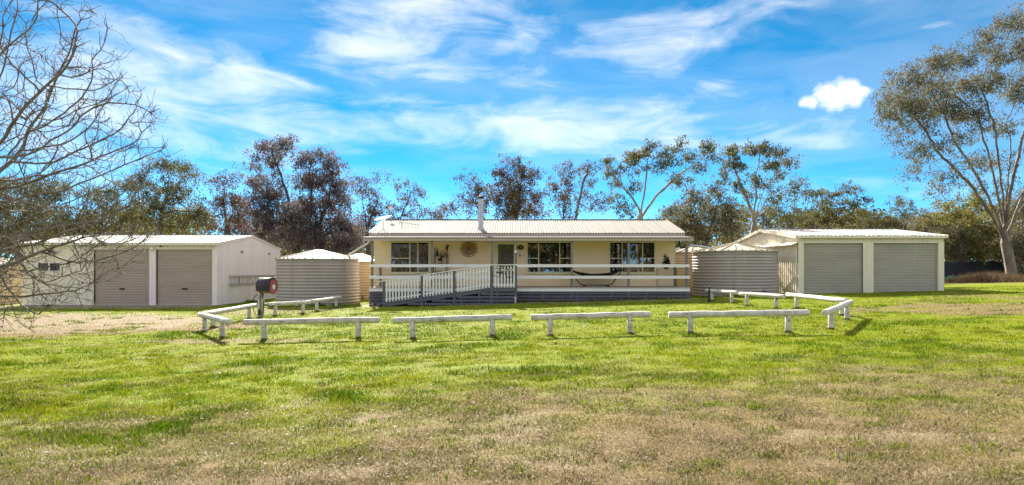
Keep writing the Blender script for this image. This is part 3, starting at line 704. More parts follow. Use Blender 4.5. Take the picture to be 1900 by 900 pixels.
    c = Vector((-3.22, HY0 - .12, 2.62)); b = MB().tube([c + Vector((0, 0, -.12)), c, c + Vector((.03, -.02, .08)), c + Vector((.11, -.03, .10))], [.02, .05, .06, .03], 10).build('carved_bird', M['black'], None, True, c); tag(b, 'small black carved bird head at the top right of the ladder shelf', 'ornament')
    c = Vector((-3.52, HY0 - .17, 1.80)); t = thing('pot_plant', 'small pot plant with pinkish pot on the middle shelf of the ladder shelf', 'plant', c)
    MB().lathe(c, [(.07, 0), (.11, .10), (.105, .17), (.09, .16)], 16, True).build('pot', mat('pink_glaze', (.55, .30, .26), (.45, .24, .22), .4), t, True)
    leaf_puff('leaves', [c + Vector((.04, 0, .25)), c + Vector((.08, 0, .35)), c + Vector((-.03, 0, .22))], 26, .05, .11, .05, M['leaf_black'], t)
    # hammock
    Y = 30.15; t = thing('hammock', 'black hammock slung on a tubular steel stand on the veranda', 'hammock', (4.05, Y, ZF))
    for i, pts in enumerate([[(2.63, Y, 1.62), (2.80, Y, 1.50), (3.20, Y, .95), (3.30, Y, .84), (3.44, Y, .80), (4.05, Y, .80), (4.66, Y, .80), (4.80, Y, .84), (4.90, Y, .95), (5.30, Y, 1.50), (5.47, Y, 1.62)]]): MB().tube(pts, .024, 8).build('stand_tube', M['black'], t, True)
    for x in (3.47, 4.62): MB().tube([(x, Y - .5, ZF + .025), (x, Y, ZF + .06), (x, Y + .5, ZF + .025)], .026, 8).build('foot', M['black'], t, True)
    n, mrows = 28, 9; vs_ = []; fs = []
    for i in range(n):
        s = i / (n - 1); x = 2.66 + s * 2.78; zc = 1.60 - .34 * (1 - (2 * s - 1) ** 2) ; wd = .08 + .42 * math.sin(math.pi * s) ** .6
        for j in range(mrows):
            q = 2 * j / (mrows - 1) - 1; vs_.append((x, Y + q * wd, zc + .22 * math.sin(math.pi * s) * q * q - .14 * math.sin(math.pi * s)))
    for i in range(n - 1):
        for j in range(mrows - 1): fs.append((i * mrows + j, (i + 1) * mrows + j, (i + 1) * mrows + j + 1, i * mrows + j + 1))
    MB().add(vs_, fs).build('sling', M['fabric'], t, True)
    for x, s in ((2.66, -1), (5.44, 1)): MB().tube([(x, Y, 1.60), (x + s * .02, Y, 1.635)], .02, 6).build('hook', M['galv'], t)
    # wire table and plant
    X0, X1, Y0, Y1, zt = 7.03, 7.92, 30.05, 30.38, 1.56
    t = thing('wire_table', 'narrow black wire side table at the right end of the veranda', 'table', (7.45, 30.2, ZF))
    for x in (X0, X1):
        for yy in (Y0, Y1): MB().tube([(x, yy, ZF), (x, yy, zt)], .010, 6).build('leg', M['black'], t)
    MB().box(X0 - .02, X1 + .02, Y0 - .02, Y1 + .02, zt, zt + .018).build('table_top', M['black'], t)
    for x in (X0, X1): MB().tube([(x, Y0, ZF + .02), (x, Y1, ZF + .02)], .009, 6).build('foot_rail', M['black'], t)
    MB().tube([(X0, Y0, ZF + .02), (X1, Y0, ZF + .02)], .009, 6).build('foot_rail', M['black'], t)
    c = Vector((7.45, 30.2, zt + .018)); t = thing('pot_plant', 'dark leafy pot plant standing on the wire side table', 'plant', c)
    MB().lathe(c, [(.09, 0), (.13, .07), (.14, .13), (.12, .12)], 16, True).build('pot', M['darkwood'], t, True)
    MB().tube([c + Vector((0, 0, .1)), c + Vector((.02, 0, .42))], .012, 6).build('stem', M['darkbark'], t)
    leaf_puff('leaves', [c + Vector(q) for q in ((0, 0, .24), (-.07, 0, .32), (.08, 0, .36), (.02, 0, .46), (-.04, 0, .55), (.05, .04, .27), (.09, -.04, .24))], 40, .055, .12, .05, M['leaf_black'], t)
    # bicycle ornament on the pickets
    Y = 27.9 - .05; wl_, wr_ = Vector((-.67, Y, 1.42)), Vector((-.12, Y, 1.38)); r = .185
    t = thing('bicycle_ornament', 'black wire bicycle ornament hung on the white pickets by the door', 'ornament', (-.4, Y, 1.35))
    for c in (wl_, wr_):
        w = MB().tube([c + Vector((math.cos(2 * math.pi * i / 28) * r, 0, math.sin(2 * math.pi * i / 28) * r)) for i in range(28)], .011, 6, closed=True).build('wheel', M['black'], t, True)
        mb = MB()
        for i in range(4):
            a = math.pi * i / 4 + .2; d = Vector((math.cos(a), 0, math.sin(a))) * r; mb.bar(c - d, c + d, .004, .004)
        mb.build('spokes', M['black'], w)
    bb = Vector((-.42, Y, 1.40)); st = Vector((-.50, Y, 1.62)); hd = Vector((-.22, Y, 1.62))
    for a, b in ((wl_, bb), (bb, st), (st, wl_), (bb, hd), (st, hd), (hd, wr_)): MB().tube([a, b], .010, 6).build('frame_tube', M['black'], t)
    MB().tube([st + Vector((-.06, 0, .05)), st + Vector((.04, 0, .05))], [.025, .012], 8).build('saddle', M['black'], t)
    MB().tube([hd, hd + Vector((.0, 0, .08)), hd + Vector((-.07, 0, .10))], .009, 6).build('handlebar', M['black'], t, True)
    MB().bar(wl_ + Vector((-.02, 0, 0)), bb + Vector((.02, 0, -.01)), .014, .05).build('chain_guard', M['black'], t)

def leaf_puff(name, centres, per, sig, ln, wd, m, parent):
    C = np.repeat(np.array([tuple(c) for c in centres]), per, 0); n = len(C)
    P = C + rng.normal(0, sig, (n, 3)); v, f, tone = leaf_quads(P, ln, wd, rng, droop=.2)
    org = ORG[parent]; me = mesh_np(name, v - np.array(org), f); set_attr(me, 'tone', tone); me.materials.append(m)
    o = bpy.data.objects.new(name, me); return link(o, parent)
def leaf_quads(P, ln, wd, g, droop=.5, base=None):
    n = len(P); d = g.normal(0, 1, (n, 3)); d[:, 2] = d[:, 2] * .7 - droop * 1.4; d /= np.linalg.norm(d, axis=1)[:, None]
    s = np.cross(d, g.normal(0, 1, (n, 3))); s /= np.linalg.norm(s, axis=1)[:, None] + 1e-9
    L = (ln * g.uniform(.6, 1.3, n))[:, None]; W = (wd * g.uniform(.7, 1.3, n))[:, None]
    v = np.stack([P - d * L / 2, P + s * W / 2 - d * L * .05, P + d * L / 2, P - s * W / 2 - d * L * .05], 1).reshape(-1, 3)
    f = np.arange(4 * n).reshape(n, 4)
    tone = g.uniform(0, 1, n) if base is None else np.clip(base + g.normal(0, .16, n), 0, 1)
    return v, f, np.repeat(tone, 4)
veranda_things()

# ------------------------------------------------------------------ sheds
def ribbed(p0, p1, z0, z1, pitch, depth, nrm, flat=.62):
    """upright ribbed sheet from p0 to p1 (x, y); z0, z1: numbers or functions of t in 0..1; nrm: outward (x, y)"""
    p0, p1 = Vector(p0), Vector(p1); L = (p1 - p0).length; n = max(1, int(round(L / pitch))); ts = []
    for i in range(n): ts += [(i / n, 0), ((i + flat) / n, 0), ((i + flat + .08) / n, 1), ((i + .92) / n, 1)]
    ts.append((1, 0)); vs_ = []; fs = []
    fz = lambda z, t: z(t) if callable(z) else z
    for i, (t, o) in enumerate(ts):
        q = p0.lerp(p1, t); x, y = q.x + nrm[0] * depth * o, q.y + nrm[1] * depth * o
        vs_ += [(x, y, fz(z0, t)), (x, y, fz(z1, t))]
        if i: fs.append((2 * i - 2, 2 * i, 2 * i + 1, 2 * i - 1))
    return MB().add(vs_, fs)
def roller_door(parent, x0, x1, zb, zt, y, m, handle=True):
    n = int((zt - zb - .12) / .075); vs_ = []; fs = []
    hs_ = (zt - zb - .1) / n
    for i in range(n):
        for q, o in ((0, 0), (.35, -.014), (.7, -.014), (.92, 0)):
            z = zb + .1 + (i + q) * hs_; vs_ += [(x0 + .03, y + o, z), (x1 - .03, y + o, z)]
    for i in range(len(vs_) // 2 - 1): fs.append((2 * i, 2 * i + 1, 2 * i + 3, 2 * i + 2))
    d = MB().add(vs_, fs).build('roller_door', m, parent)
    MB().box(x0 + .03, x1 - .03, y - .03, y + .02, zb, zb + .1).build('bottom_rail', m, d)
    for x in (x0, x1 - .04): MB().box(x, x + .04, y - .04, y + .04, zb, zt).build('door_track', M['dark'] if x == x0 else m, d)
    xc = (x0 + x1) / 2
    if handle: MB().box(xc - .12, xc + .12, y - .05, y - .015, zb + .74, zb + .81).build('lift_handle', M['black'], d)
    return d

def left_shed():
    X0, X1, Y0, Y1 = -23.4, -14.1, 29.9, 38.0; zb, ez, rz = -.17, 2.82, 3.40; yr = (Y0 + Y1) / 2
    s = thing('garage_shed', 'off white steel garage with two taupe roller doors at left', 'shed', ((X0 + X1) / 2, (Y0 + Y1) / 2, zb))
    doors = [(-20.0, -17.33), (-17.02, -14.32)]; zt = 2.50; wz, wx = (1.46, 1.88), (-22.68, -21.58)
    MB().box(X0 - .05, X1 + .05, Y0 - .12, Y1 + .05, zb - .3, zb + .02).build('slab', M['concrete'], s)
    top = ez - .02
    w = ribbed((X0, Y0), (-20.0, Y0), zb, wz[0], .19, .012, (0, -1)).build('front_wall', M['shedcream'], s)
    ribbed((X0, Y0), (wx[0], Y0), wz[0], wz[1], .19, .012, (0, -1)).build('front_wall', M['shedcream'], s)
    ribbed((wx[1], Y0), (-20.0, Y0), wz[0], wz[1], .19, .012, (0, -1)).build('front_wall', M['shedcream'], s)
    ribbed((X0, Y0), (-20.0, Y0), wz[1], top, .19, .012, (0, -1)).build('front_wall', M['shedcream'], s)
    ribbed((-20.0, Y0), (X1, Y0), zt, top, .19, .012, (0, -1)).build('header', M['shedcream'], s)
    for a, b in ((doors[0][1], doors[1][0]), (doors[1][1], X1)): MB().box(a, b, Y0 - .045, Y0 + .04, zb, zt - .002).build('door_pillar', M['shed'], s)
    for a, b in doors: roller_door(s, a, b, zb + .02, zt, Y0 + .06, M['door'])
    mb = MB(); frame_rect(mb, wx[0], wx[1], wz[0], wz[1], Y0 - .03, Y0 + .04, .03); win = mb.build('window', M['shed'], s)
    xm = (wx[0] + wx[1]) / 2; MB().box(xm - .03, xm + .03, Y0 - .025, Y0 + .03, wz[0] + .03, wz[1] - .03).build('mullion', M['shed'], win)
    for a, b in ((wx[0] + .03, xm - .03), (xm + .03, wx[1] - .03)): MB().box(a, b, Y0 + .004, Y0 + .01, wz[0] + .03, wz[1] - .03).build('pane', M['shedglass'], win)
    mb = MB(); frame_rect(mb, -21.2, -20.38, zb + .03, 1.90, Y0 - .04, Y0 - .013, .05); d = mb.build('side_door', M['shed'], s)
    MB().box(-21.15, -20.43, Y0 - .032, Y0 - .014, zb + .08, 1.85).build('door_leaf', M['shedcream'], d); MB().box(-20.53, -20.48, Y0 - .07, Y0 - .033, .85, .95).build('door_handle', M['black'], d)
    gt = lambda t: ez + (rz - ez) * (1 - abs(2 * t - 1)) - .03
    ribbed((X1, Y0), (X1, Y1), zb, gt, .165, .03, (1, 0), .5).build('gable_wall', M['shed'], s)
    ribbed((X0, Y0), (X0, Y1), zb, gt, .165, .012, (-1, 0)).build('gable_wall', M['shed'], s)
    ribbed((X0, Y1), (X1, Y1), zb, ez - .03, .19, .012, (0, 1)).build('back_wall', M['shed'], s)
    MB().box(X1 - .04, X1 + .022, Y0 - .05, Y0 + .02, zb, ez - .02).build('corner_flashing', M['shed'], s)
    r = rooftop(s, 'roof', X0 - .12, X1 + .06, Y0 - .12, ez - .005, yr, rz, Y1 + .12, ez - .005, M['shedroof'], .19, .012, 12)
    MB().box(X0 - .1, X1 + .05, Y0 - .17, Y0 - .05, ez - .12, ez - .025).build('gutter', M['shedcream'], s)
    for x in (X1 + .045, X0 - .105): 
        for ye in (Y0 - .12, Y1 + .12): MB().bar((x, ye, ez - .05), (x, yr, rz - .045), .03, .11).build('barge_flashing', M['shed'], r)
    for yy in (32.55, 36.2): 
        v = MB().box(X1 + .013, X1 + .07, yy - .09, yy + .09, 2.42, 2.49).build('vent', M['black'], s)
    # globe lamp, sensor, cables
    c = Vector((-17.16, Y0 - .12, 2.52)); t = thing('globe_lamp', 'white globe lamp on the pillar between the left roller doors', 'lamp', c)
    MB().lathe(c, [(.01, -.085), (.055, -.07), (.085, 0), (.055, .065), (.03, .085)], 16, True, True).build('globe', M['lampglass'], t, True); MB().box(c.x - .04, c.x + .04, c.y + .03, Y0 - .046, c.z - .03, c.z + .03).build('bracket', M['black'], t)
    c = Vector((-16.78, Y0 - .06, 2.70)); b = MB().tube([c + Vector((0, 0, -.07)), c + Vector((0, -.03, .0)), c + Vector((0, 0, .06))], [.03, .045, .02], 8).build('sensor', M['black'], None, True, c); tag(b, 'small dark sensor above the right hand roller door of the left garage', 'sensor')
    c = Vector((-22.0, Y0 - .1, 2.36)); t = thing('floodlight', 'dark floodlight above the small window of the left garage', 'lamp', c)
    MB().add([c + Vector(q) for q in ((-.22, 0, -.1), (.28, 0, -.08), (.05, 0, .14), (-.1, 0, .12), (-.16, .08, -.08), (.2, .08, -.06), (.05, .08, .1), (-.08, .08, .09))], [(0, 1, 2, 3), (7, 6, 5, 4), (0, 4, 5, 1), (1, 5, 6, 2), (2, 6, 7, 3), (3, 7, 4, 0)]).build('lamp_body', M['black'], t)
    MB().box(c.x - .03, c.x + .03, c.y + .06, c.y + .1, c.z - .05, c.z + .05).build('bracket', M['black'], t)
    # ladder hung on the gable
    x = X1 + .10; za, zb2 = .80, 1.20; ya, yb = 31.0, 36.9
    t = thing('ladder', 'weathered ladder hung sideways on the gable wall of the left garage', 'ladder', (x, 34, 1.0))
    for z in (za, zb2): MB().box(x - .02, x + .02, ya, yb, z - .035, z + .035).build('stile', M['ladder'], t)
    for i in range(18):
        yy = ya + .15 + i * (yb - ya - .3) / 17; MB().tube([(x, yy, za + .035), (x, yy, zb2 - .035)], .016, 6).build('rung', M['ladder'], t)
    for yy in (32.2, 35.8): MB().box(X1 + .013, x - .021, yy - .03, yy + .03, za - .02, zb2 + .02).build('hanger', M['galv'], t)
left_shed()

def right_shed():
    X0, X1, Y0, Y1 = 14.0, 21.12, 30.6, 39.2; zb, ez, rz = .34, 3.21, 3.78; yr = (Y0 + Y1) / 2
    s = thing('double_shed', 'pale cream steel shed with two wide grey roller doors at right', 'shed', ((X0 + X1) / 2, (Y0 + Y1) / 2, zb))
    doors = [(14.27, 17.16), (17.69, 20.84)]; zt = 2.87; base = .1
    MB().box(X0 - .05, X1 + .05, Y0 - .1, Y1 + .05, zb - .6, zb + .02).build('slab', M['concrete'], s)
    ribbed((X0, Y0), (X1, Y0), zt, ez - .02, .23, .02, (0, -1)).build('header', M['shedcream'], s)
    for a, b in ((X0, doors[0][0]), (doors[1][1], X1)): MB().box(a, b, Y0 - .05, Y0 + .05, base, zt + .05).build('door_pillar', M['shedcream'], s)
    a, b = doors[0][1], doors[1][0]; ribbed((a, Y0 - .03), (b, Y0 - .03), base, zt + .02, .26, .02, (0, -1)).build('door_pillar', M['shedcream'], s)
    for a, b in doors:
        MB().box(a + .002, b - .002, Y0 - .05, Y0 + .02, zt - .035, zt + .001).build('lintel', M['shedcream'], s)
        roller_door(s, a, b, zb + .02, zt - .04, Y0 + .07, M['doorgreen'], False)
    gt = lambda t: ez + (rz - ez) * (1 - abs(2 * t - 1)) - .03
    ribbed((X0, Y0), (X0, Y1), base, gt, .23, .022, (-1, 0)).build('gable_wall', M['shedcream'], s)
    ribbed((X1, Y0), (X1, Y1), base, gt, .23, .022, (1, 0)).build('gable_wall', M['shedcream'], s)
    ribbed((X0, Y1), (X1, Y1), base, ez - .03, .23, .022, (0, 1)).build('back_wall', M['shedcream'], s)
    r = rooftop(s, 'roof', X0 - .16, X1 + .12, Y0 - .14, ez - .005, yr, rz, Y1 + .14, ez - .005, M['shedroof'], .20, .014, 9)
    MB().box(X0 - .14, X1 + .1, Y0 - .2, Y0 - .06, ez - .13, ez - .03).build('gutter', M['shedcream'], s)
    for x in (X0 - .165, X1 + .125):
        for ye in (Y0 - .14, Y1 + .14): MB().bar((x, ye, ez - .06), (x, yr, rz - .055), .03, .16).build('barge_flashing', M['shedcream'], r)
    MB().add([(X0 - .03, Y0 - .1, ez - .30), (X0 - .03, Y1, ez - .30), (X0 - .34, Y1, ez - .42), (X0 - .34, Y0 - .1, ez - .42), (X0 - .03, Y0 - .1, ez - .34), (X0 - .03, Y1, ez - .34), (X0 - .34, Y1, ez - .46), (X0 - .34, Y0 - .1, ez - .46)],
             [(0, 1, 2, 3), (7, 6, 5, 4), (3, 2, 6, 7), (0, 3, 7, 4), (1, 5, 6, 2)]).build('side_hood', M['shedcream'], s)
    MB().bar((X0 - .04, Y0 + .35, 1.15), (X0 - .04, Y0 + 1.6, .45), .03, .05).build('brace', M['ladder'], s)
right_shed()

# ------------------------------------------------------------------ water tanks
def tank(x, y, r, h, rise, m, label, ribs=20):
    z = gz(x, y) - .03; t = thing('water_tank', label, 'water tank', (x, y, z), 'corrugated rainwater tanks')
    n = int(h / .145); prof = []
    for i in range(n):
        for q in range(8): prof.append((r - .022 + .022 * math.cos(2 * math.pi * q / 8) ** 1, (i + q / 8) * h / n))
    prof.append((r, h)); MB().lathe((x, y, z), prof, 72).build('wall', m, t, True)
    MB().lathe((x, y, z), [(r + .004, h - .05), (r + .035, h - .05), (r + .035, h + .012), (r - .02, h + .012)], 72).build('rim', M['tankroof'], t)
    k = ribs; roof = MB().lathe((x, y, z), [(.22, h + rise), (.20, h + rise + .03), (.02, h + rise + .045)], 20).build('roof_cap', M['tankroof'], t, True)
    for i in range(k):
        a0, a1 = 2 * math.pi * i / k, 2 * math.pi * (i + 1) / k; am = (a0 + a1) / 2
        P = lambda a, rr, zz: (x + rr * math.cos(a), y + rr * math.sin(a), z + zz)
        MB().add([P(a0, r + .02, h + .02), P(am, r + .0, h - .005), P(a1, r + .02, h + .02), P(a0, .2, h + rise), P(am, .2, h + rise - .01), P(a1, .2, h + rise)], [(0, 1, 4, 3), (1, 2, 5, 4)]).build('roof_panel', M['tankroof'], roof)
        MB().bar(P(a0, r + .02, h + .03), P(a0, .18, h + rise + .02), .045, .05).build('roof_rib', M['tankroof'], roof)
        MB().box(P(am, r - .03, 0)[0] - .03, P(am, r - .03, 0)[0] + .03, P(am, r - .03, 0)[1] - .03, P(am, r - .03, 0)[1] + .03, z + h - .02, z + h + .05).build('roof_clip', M['black'], roof)
    wall = t.children[0]
    for a in (-1.9, -.6, 2.2): MB().tube([(x + (r + .004) * math.cos(a), y + (r + .004) * math.sin(a), z + .02), (x + (r + .004) * math.cos(a), y + (r + .004) * math.sin(a), z + h - .06)], .014, 5).build('seam', m, wall)
    a = -1.25; q = Vector((x + (r + .02) * math.cos(a), y + (r + .02) * math.sin(a), z + .28)); d = Vector((math.cos(a), math.sin(a), 0))
    MB().tube([q - d * .05, q + d * .14, q + d * .2 + Vector((0, 0, -.05)), q + d * .2 + Vector((0, 0, -.3))], .028, 8).build('outlet_pipe', M['black'], t, True)
    return t
tank(-9.72, 31.4, 2.02, 2.26, .42, M['tank'], 'large mushroom grey corrugated water tank between the left garage and the house')
tank(-9.0, 37.0, 1.75, 2.2, .42, M['tanktan'], 'beige water tank half hidden between the grey tank and the house')
tank(11.37, 32.0, 2.08, 2.22, .40, M['tank'], 'large grey corrugated water tank in front of the right shed')
tank(10.75, 37.2, 2.05, 2.3, .42, M['tanktan'], 'beige water tank behind the right corner of the house')
tank(-26.95, 32.2, 1.9, 2.0, .36, M['tanktan'], 'beige tank seen through the bare branches at the far left edge', 16)

# ------------------------------------------------------------------ hose reel, taps, fence
def hose_reel():
    p = ground_at(484, 588); t = thing('hose_reel', 'red hose reel under a navy hood on a short white post', 'hose reel', p)
    MB().tube([p + Vector((0, 0, -.1)), p + Vector((0, 0, .85))], [.12, .105], 12).build('post', M['log'], t, True)
    c = p + Vector((.26, .0, 1.08)); ax = Vector((.99, -.10, 0)).normalized(); sd = Vector((-ax.y, ax.x, 0)); up = Vector((0, 0, 1)); r = .30
    def disc(o, rr, th, n=28): 
        a, b = c + ax * o, c + ax * (o + th); return MB().tube([a, b], rr, n)
    for o in (-.25, .18): disc(o, .275, .03).build('flange', M['red'], t)
    disc(-.22, .17, .40).build('drum', M['darkwood'], t)
    for i in range(7): 
        q = -.19 + i * .058; MB().tube([c + ax * q + (sd * math.cos(a) + up * math.sin(a)) * .205 for a in [2 * math.pi * j / 24 for j in range(24)]], .035, 6, closed=True).build('hose_coil', M['brass'], t, True)
    disc(.21, .085, .012).build('hub_label', M['white'], t)
    n = 18; vs_ = []; fs = []
    for j in range(n):
        a = R(-25) + R(230) * j / (n - 1); d = sd * math.cos(a) + up * math.sin(a)
        for rr in (.325, .34):
            for o in (-.29, .20): vs_.append(c + ax * o + d * rr)
        if j: b = 4 * (j - 1); fs += [(b, b + 1, b + 5, b + 4), (b + 3, b + 2, b + 6, b + 7), (b, b + 4, b + 6, b + 2), (b + 1, b + 3, b + 7, b + 5)]
    MB().add(vs_, fs).build('hood', M['navy'], t, True)
    MB().bar(p + Vector((0, 0, .82)), c - up * .02, .06, .06).build('bracket', M['galv'], t)
    for s, w in ((-1, .16), (1, .12), (.4, .06)):
        pts = [c + Vector((-.2, 0, -.2)), p + Vector((s * w, -.12, .75)), p + Vector((s * w * 1.35, -.15, .42)), p + Vector((s * w, -.15, .16)), p + Vector((0, -.15, .10)), p + Vector((-s * w * .3, -.14, .25))]
        MB().tube(smooth_path(pts), .016, 6).build('hanging_hose', M['black'], t, True)
    MB().tube(smooth_path([p + Vector((.1, -.05, .5)), p + Vector((.3, -.05, .4)), p + Vector((.42, -.06, .36)), p + Vector((.46, -.06, .45))]), .02, 6).build('tap', M['black'], t, True)
def smooth_path(pts, n=6):
    pts = [Vector(p) for p in pts]; out = []
    for i in range(len(pts) - 1):
        a, b, c, d = pts[max(i - 1, 0)], pts[i], pts[i + 1], pts[min(i + 2, len(pts) - 1)]
        for k in range(n):
            t = k / n; out.append(.5 * ((2 * b) + (c - a) * t + (2 * a - 5 * b + 4 * c - d) * t * t + (3 * b - a - 3 * c + d) * t ** 3))
    return out + [pts[-1]]
hose_reel()
def taps():
    p = ground_at(1316, 561); t = thing('tap_post', 'thin black tap standpipe at the end of the small right rail', 'tap', p)
    MB().box(p.x - .035, p.x + .035, p.y - .035, p.y + .035, p.z - .1, p.z + .52).build('stake', M['black'], t); MB().tube([p + Vector((0, 0, .5)), p + Vector((0, 0, .62)), p + Vector((-.05, -.05, .64)), p + Vector((-.05, -.09, .58))], .02, 6).build('spout', M['black'], t, True)
    MB().box(p.x - .05, p.x + .05, p.y - .01, p.y + .01, p.z + .66, p.z + .69).build('tap_handle', M['galv'], t)
    p = Vector((.15, 27.72, gz(.15, 27.72))); t = thing('garden_tap', 'little white garden tap at the foot of the door platform', 'tap', p)
    MB().tube([p + Vector((0, 0, -.05)), p + Vector((0, 0, .26))], .022, 8).build('standpipe', M['white'], t, True); MB().tube([p + Vector((0, 0, .24)), p + Vector((-.02, -.07, .24)), p + Vector((-.02, -.09, .18))], .02, 6).build('spout', M['galv'], t, True); MB().box(p.x - .06, p.x + .06, p.y - .012, p.y + .012, p.z + .275, p.z + .30).build('tap_handle', M['white'], t)
taps()
def back_fence():
    a, b = Vector((30.0, 47.0, .70)), Vector((47.0, 55.0, .93)); n = 9
    t = thing('shade_cloth_fence', 'low black shade cloth fence under the trees at far right', 'fence', (a + b) / 2)
    for i in range(n + 1):
        p = a.lerp(b, i / n); p.z = gz(p.x, p.y); MB().tube([p + Vector((0, 0, -.2)), p + Vector((0, 0, 1.55))], .04, 8).build('post', M['darkwood'], t, True)
        if i:
            q = a.lerp(b, (i - 1) / n); q.z = gz(q.x, q.y); m_ = 8; vs_ = []; fs = []
            for j in range(m_ + 1):
                c = q.lerp(p, j / m_); off = -.05 - .03 * math.sin(j * 2.2 + i); vs_ += [c + Vector((0, off, .05)), c + Vector((0, off, 1.32 + .05 * math.cos(2 * math.pi * j / m_))), c + Vector((0, off - .01, .05)), c + Vector((0, off - .01, 1.32 + .05 * math.cos(2 * math.pi * j / m_)))]
                if j: k = 4 * j; fs += [(k - 4, k, k + 1, k - 3), (k - 2, k - 1, k + 3, k + 2), (k - 3, k + 1, k + 3, k - 1)]
            MB().add(vs_, fs).build('cloth_panel', M['shadecloth'], t)
    a, b = Vector((28.6, 44.5, 0)), Vector((35.3, 46.2, 0)); t = thing('green_netting', 'low strip of bright green netting along the ground by the fence', 'netting', (a + b) / 2)
    mb = MB(); vs_ = []; fs = []
    for j in range(25):
        c = a.lerp(b, j / 24); c.z = gz(c.x, c.y); h = .30 + .05 * math.sin(j * 1.7); o = .03 * math.sin(j * 2.3)
        vs_ += [c + Vector((0, o, 0)), c + Vector((0, o, h)), c + Vector((0, o + .02, h)), c + Vector((0, o + .02, 0))]
        if j: k = 4 * j; fs += [(k - 4, k, k + 1, k - 3), (k - 3, k + 1, k + 2, k - 2), (k - 2, k + 2, k + 3, k - 1)]
    mb.add(vs_, fs).build('net', M['greennet'], t)
    for j in range(0, 25, 6):
        c = a.lerp(b, j / 24); c.z = gz(c.x, c.y); MB().tube([c + Vector((0, -.02, -.1)), c + Vector((0, -.02, .42))], .012, 6).build('stake', M['darkwood'], t)
back_fence()

# ------------------------------------------------------------------ trees
def seed_limbs(A, trunk, k, step, g):
    """main limbs: the crown is shared out between k directions from the fork, each gets a curved stem"""
    f = np.array(trunk[-1]); d = A - f; d = d / (np.linalg.norm(d, axis=1)[:, None] + 1e-9); k = min(k, len(A))
    c = d[g.choice(len(A), k, replace=False)]
    for _ in range(12):
        lab = (d @ c.T).argmax(1)
        for j in range(k):
            if (lab == j).any(): c[j] = d[lab == j].mean(0); c[j] /= np.linalg.norm(c[j]) + 1e-9
    out = []
    for j in range(k):
        if not (lab == j).any(): continue
        tgt = A[lab == j].mean(0); at_ = max(1, len(trunk) - 1 - int(g.integers(0, max(1, len(trunk) // 3)))); p0 = np.array(trunk[at_]); L = np.linalg.norm(tgt - p0) * .72
        n = max(2, int(L / step)); e = p0 + (tgt - p0) * .72; up = p0 + (tgt - p0) * .30 + np.array([0, 0, .16 * L]); pts = []
        for i in range(1, n + 1):
            t = i / n; pts.append((1 - t) ** 2 * p0 + 2 * t * (1 - t) * up + t * t * e + g.normal(0, .07 * step, 3))
        out.append((at_, pts))
    return out
def grow(attr, trunk, step, kill, g, wander=.25, lift=.08, maxit=160, seedlimbs=()):
    pos = [np.array(p, float) for p in trunk]; par = [-1] + list(range(len(trunk) - 1))
    for at_, pts in seedlimbs:
        q = at_
        for p in pts: pos.append(p); par.append(q); q = len(pos) - 1
    A = attr.copy(); n0 = len(pos); P0 = np.array(pos); lo = max(0, len(trunk) - 2)
    D = np.linalg.norm(A[:, None] - P0[None, lo:], axis=2); near = D.argmin(1) + lo; nd = D.min(1)
    last = np.zeros(0, int)
    for it in range(maxit):
        if len(A) == 0: break
        newp, newpar = [], []
        PP = np.array(pos); order = np.argsort(near, kind='stable'); ids, st = np.unique(near[order], return_index=True)
        dirs = A - PP[near]; dirs /= np.linalg.norm(dirs, axis=1)[:, None] + 1e-9
        S = np.add.reduceat(dirs[order], st, axis=0)
        S /= np.linalg.norm(S, axis=1)[:, None] + 1e-9
        pd = np.array([PP[i] - PP[par[i]] if par[i] >= 0 else (0, 0, 1.) for i in ids]); pd /= np.linalg.norm(pd, axis=1)[:, None] + 1e-9
        S = S + pd * .35 + g.normal(0, wander, S.shape); S[:, 2] += lift; S /= np.linalg.norm(S, axis=1)[:, None] + 1e-9
        N = PP[ids] + S * step
        base = len(pos); pos += list(N); par += list(ids)
        d = np.linalg.norm(A[:, None] - N[None], axis=2); j = d.argmin(1); dm = d[np.arange(len(A)), j]; better = dm < nd
        near[better] = base + j[better]; nd[better] = dm[better]
        keep = nd > kill
        stuck = g.random(len(A)) < .012 * (it > 25)
        keep &= ~stuck
        A, near, nd = A[keep], near[keep], nd[keep]
    pos, par = np.array(pos), np.array(par)
    # prune childless stubs that came from repeated hits: keep all, cheap
    return pos, par
def radii(par, r_tip, r_base):
    n = len(par); tips = np.zeros(n); ch = np.bincount(par[par >= 0], minlength=n); tips[ch == 0] = 1
    for i in range(n - 1, 0, -1): tips[par[i]] += tips[i]
    e = math.log(r_base / r_tip) / math.log(max(tips[0], 2)); return r_tip * tips ** e, tips
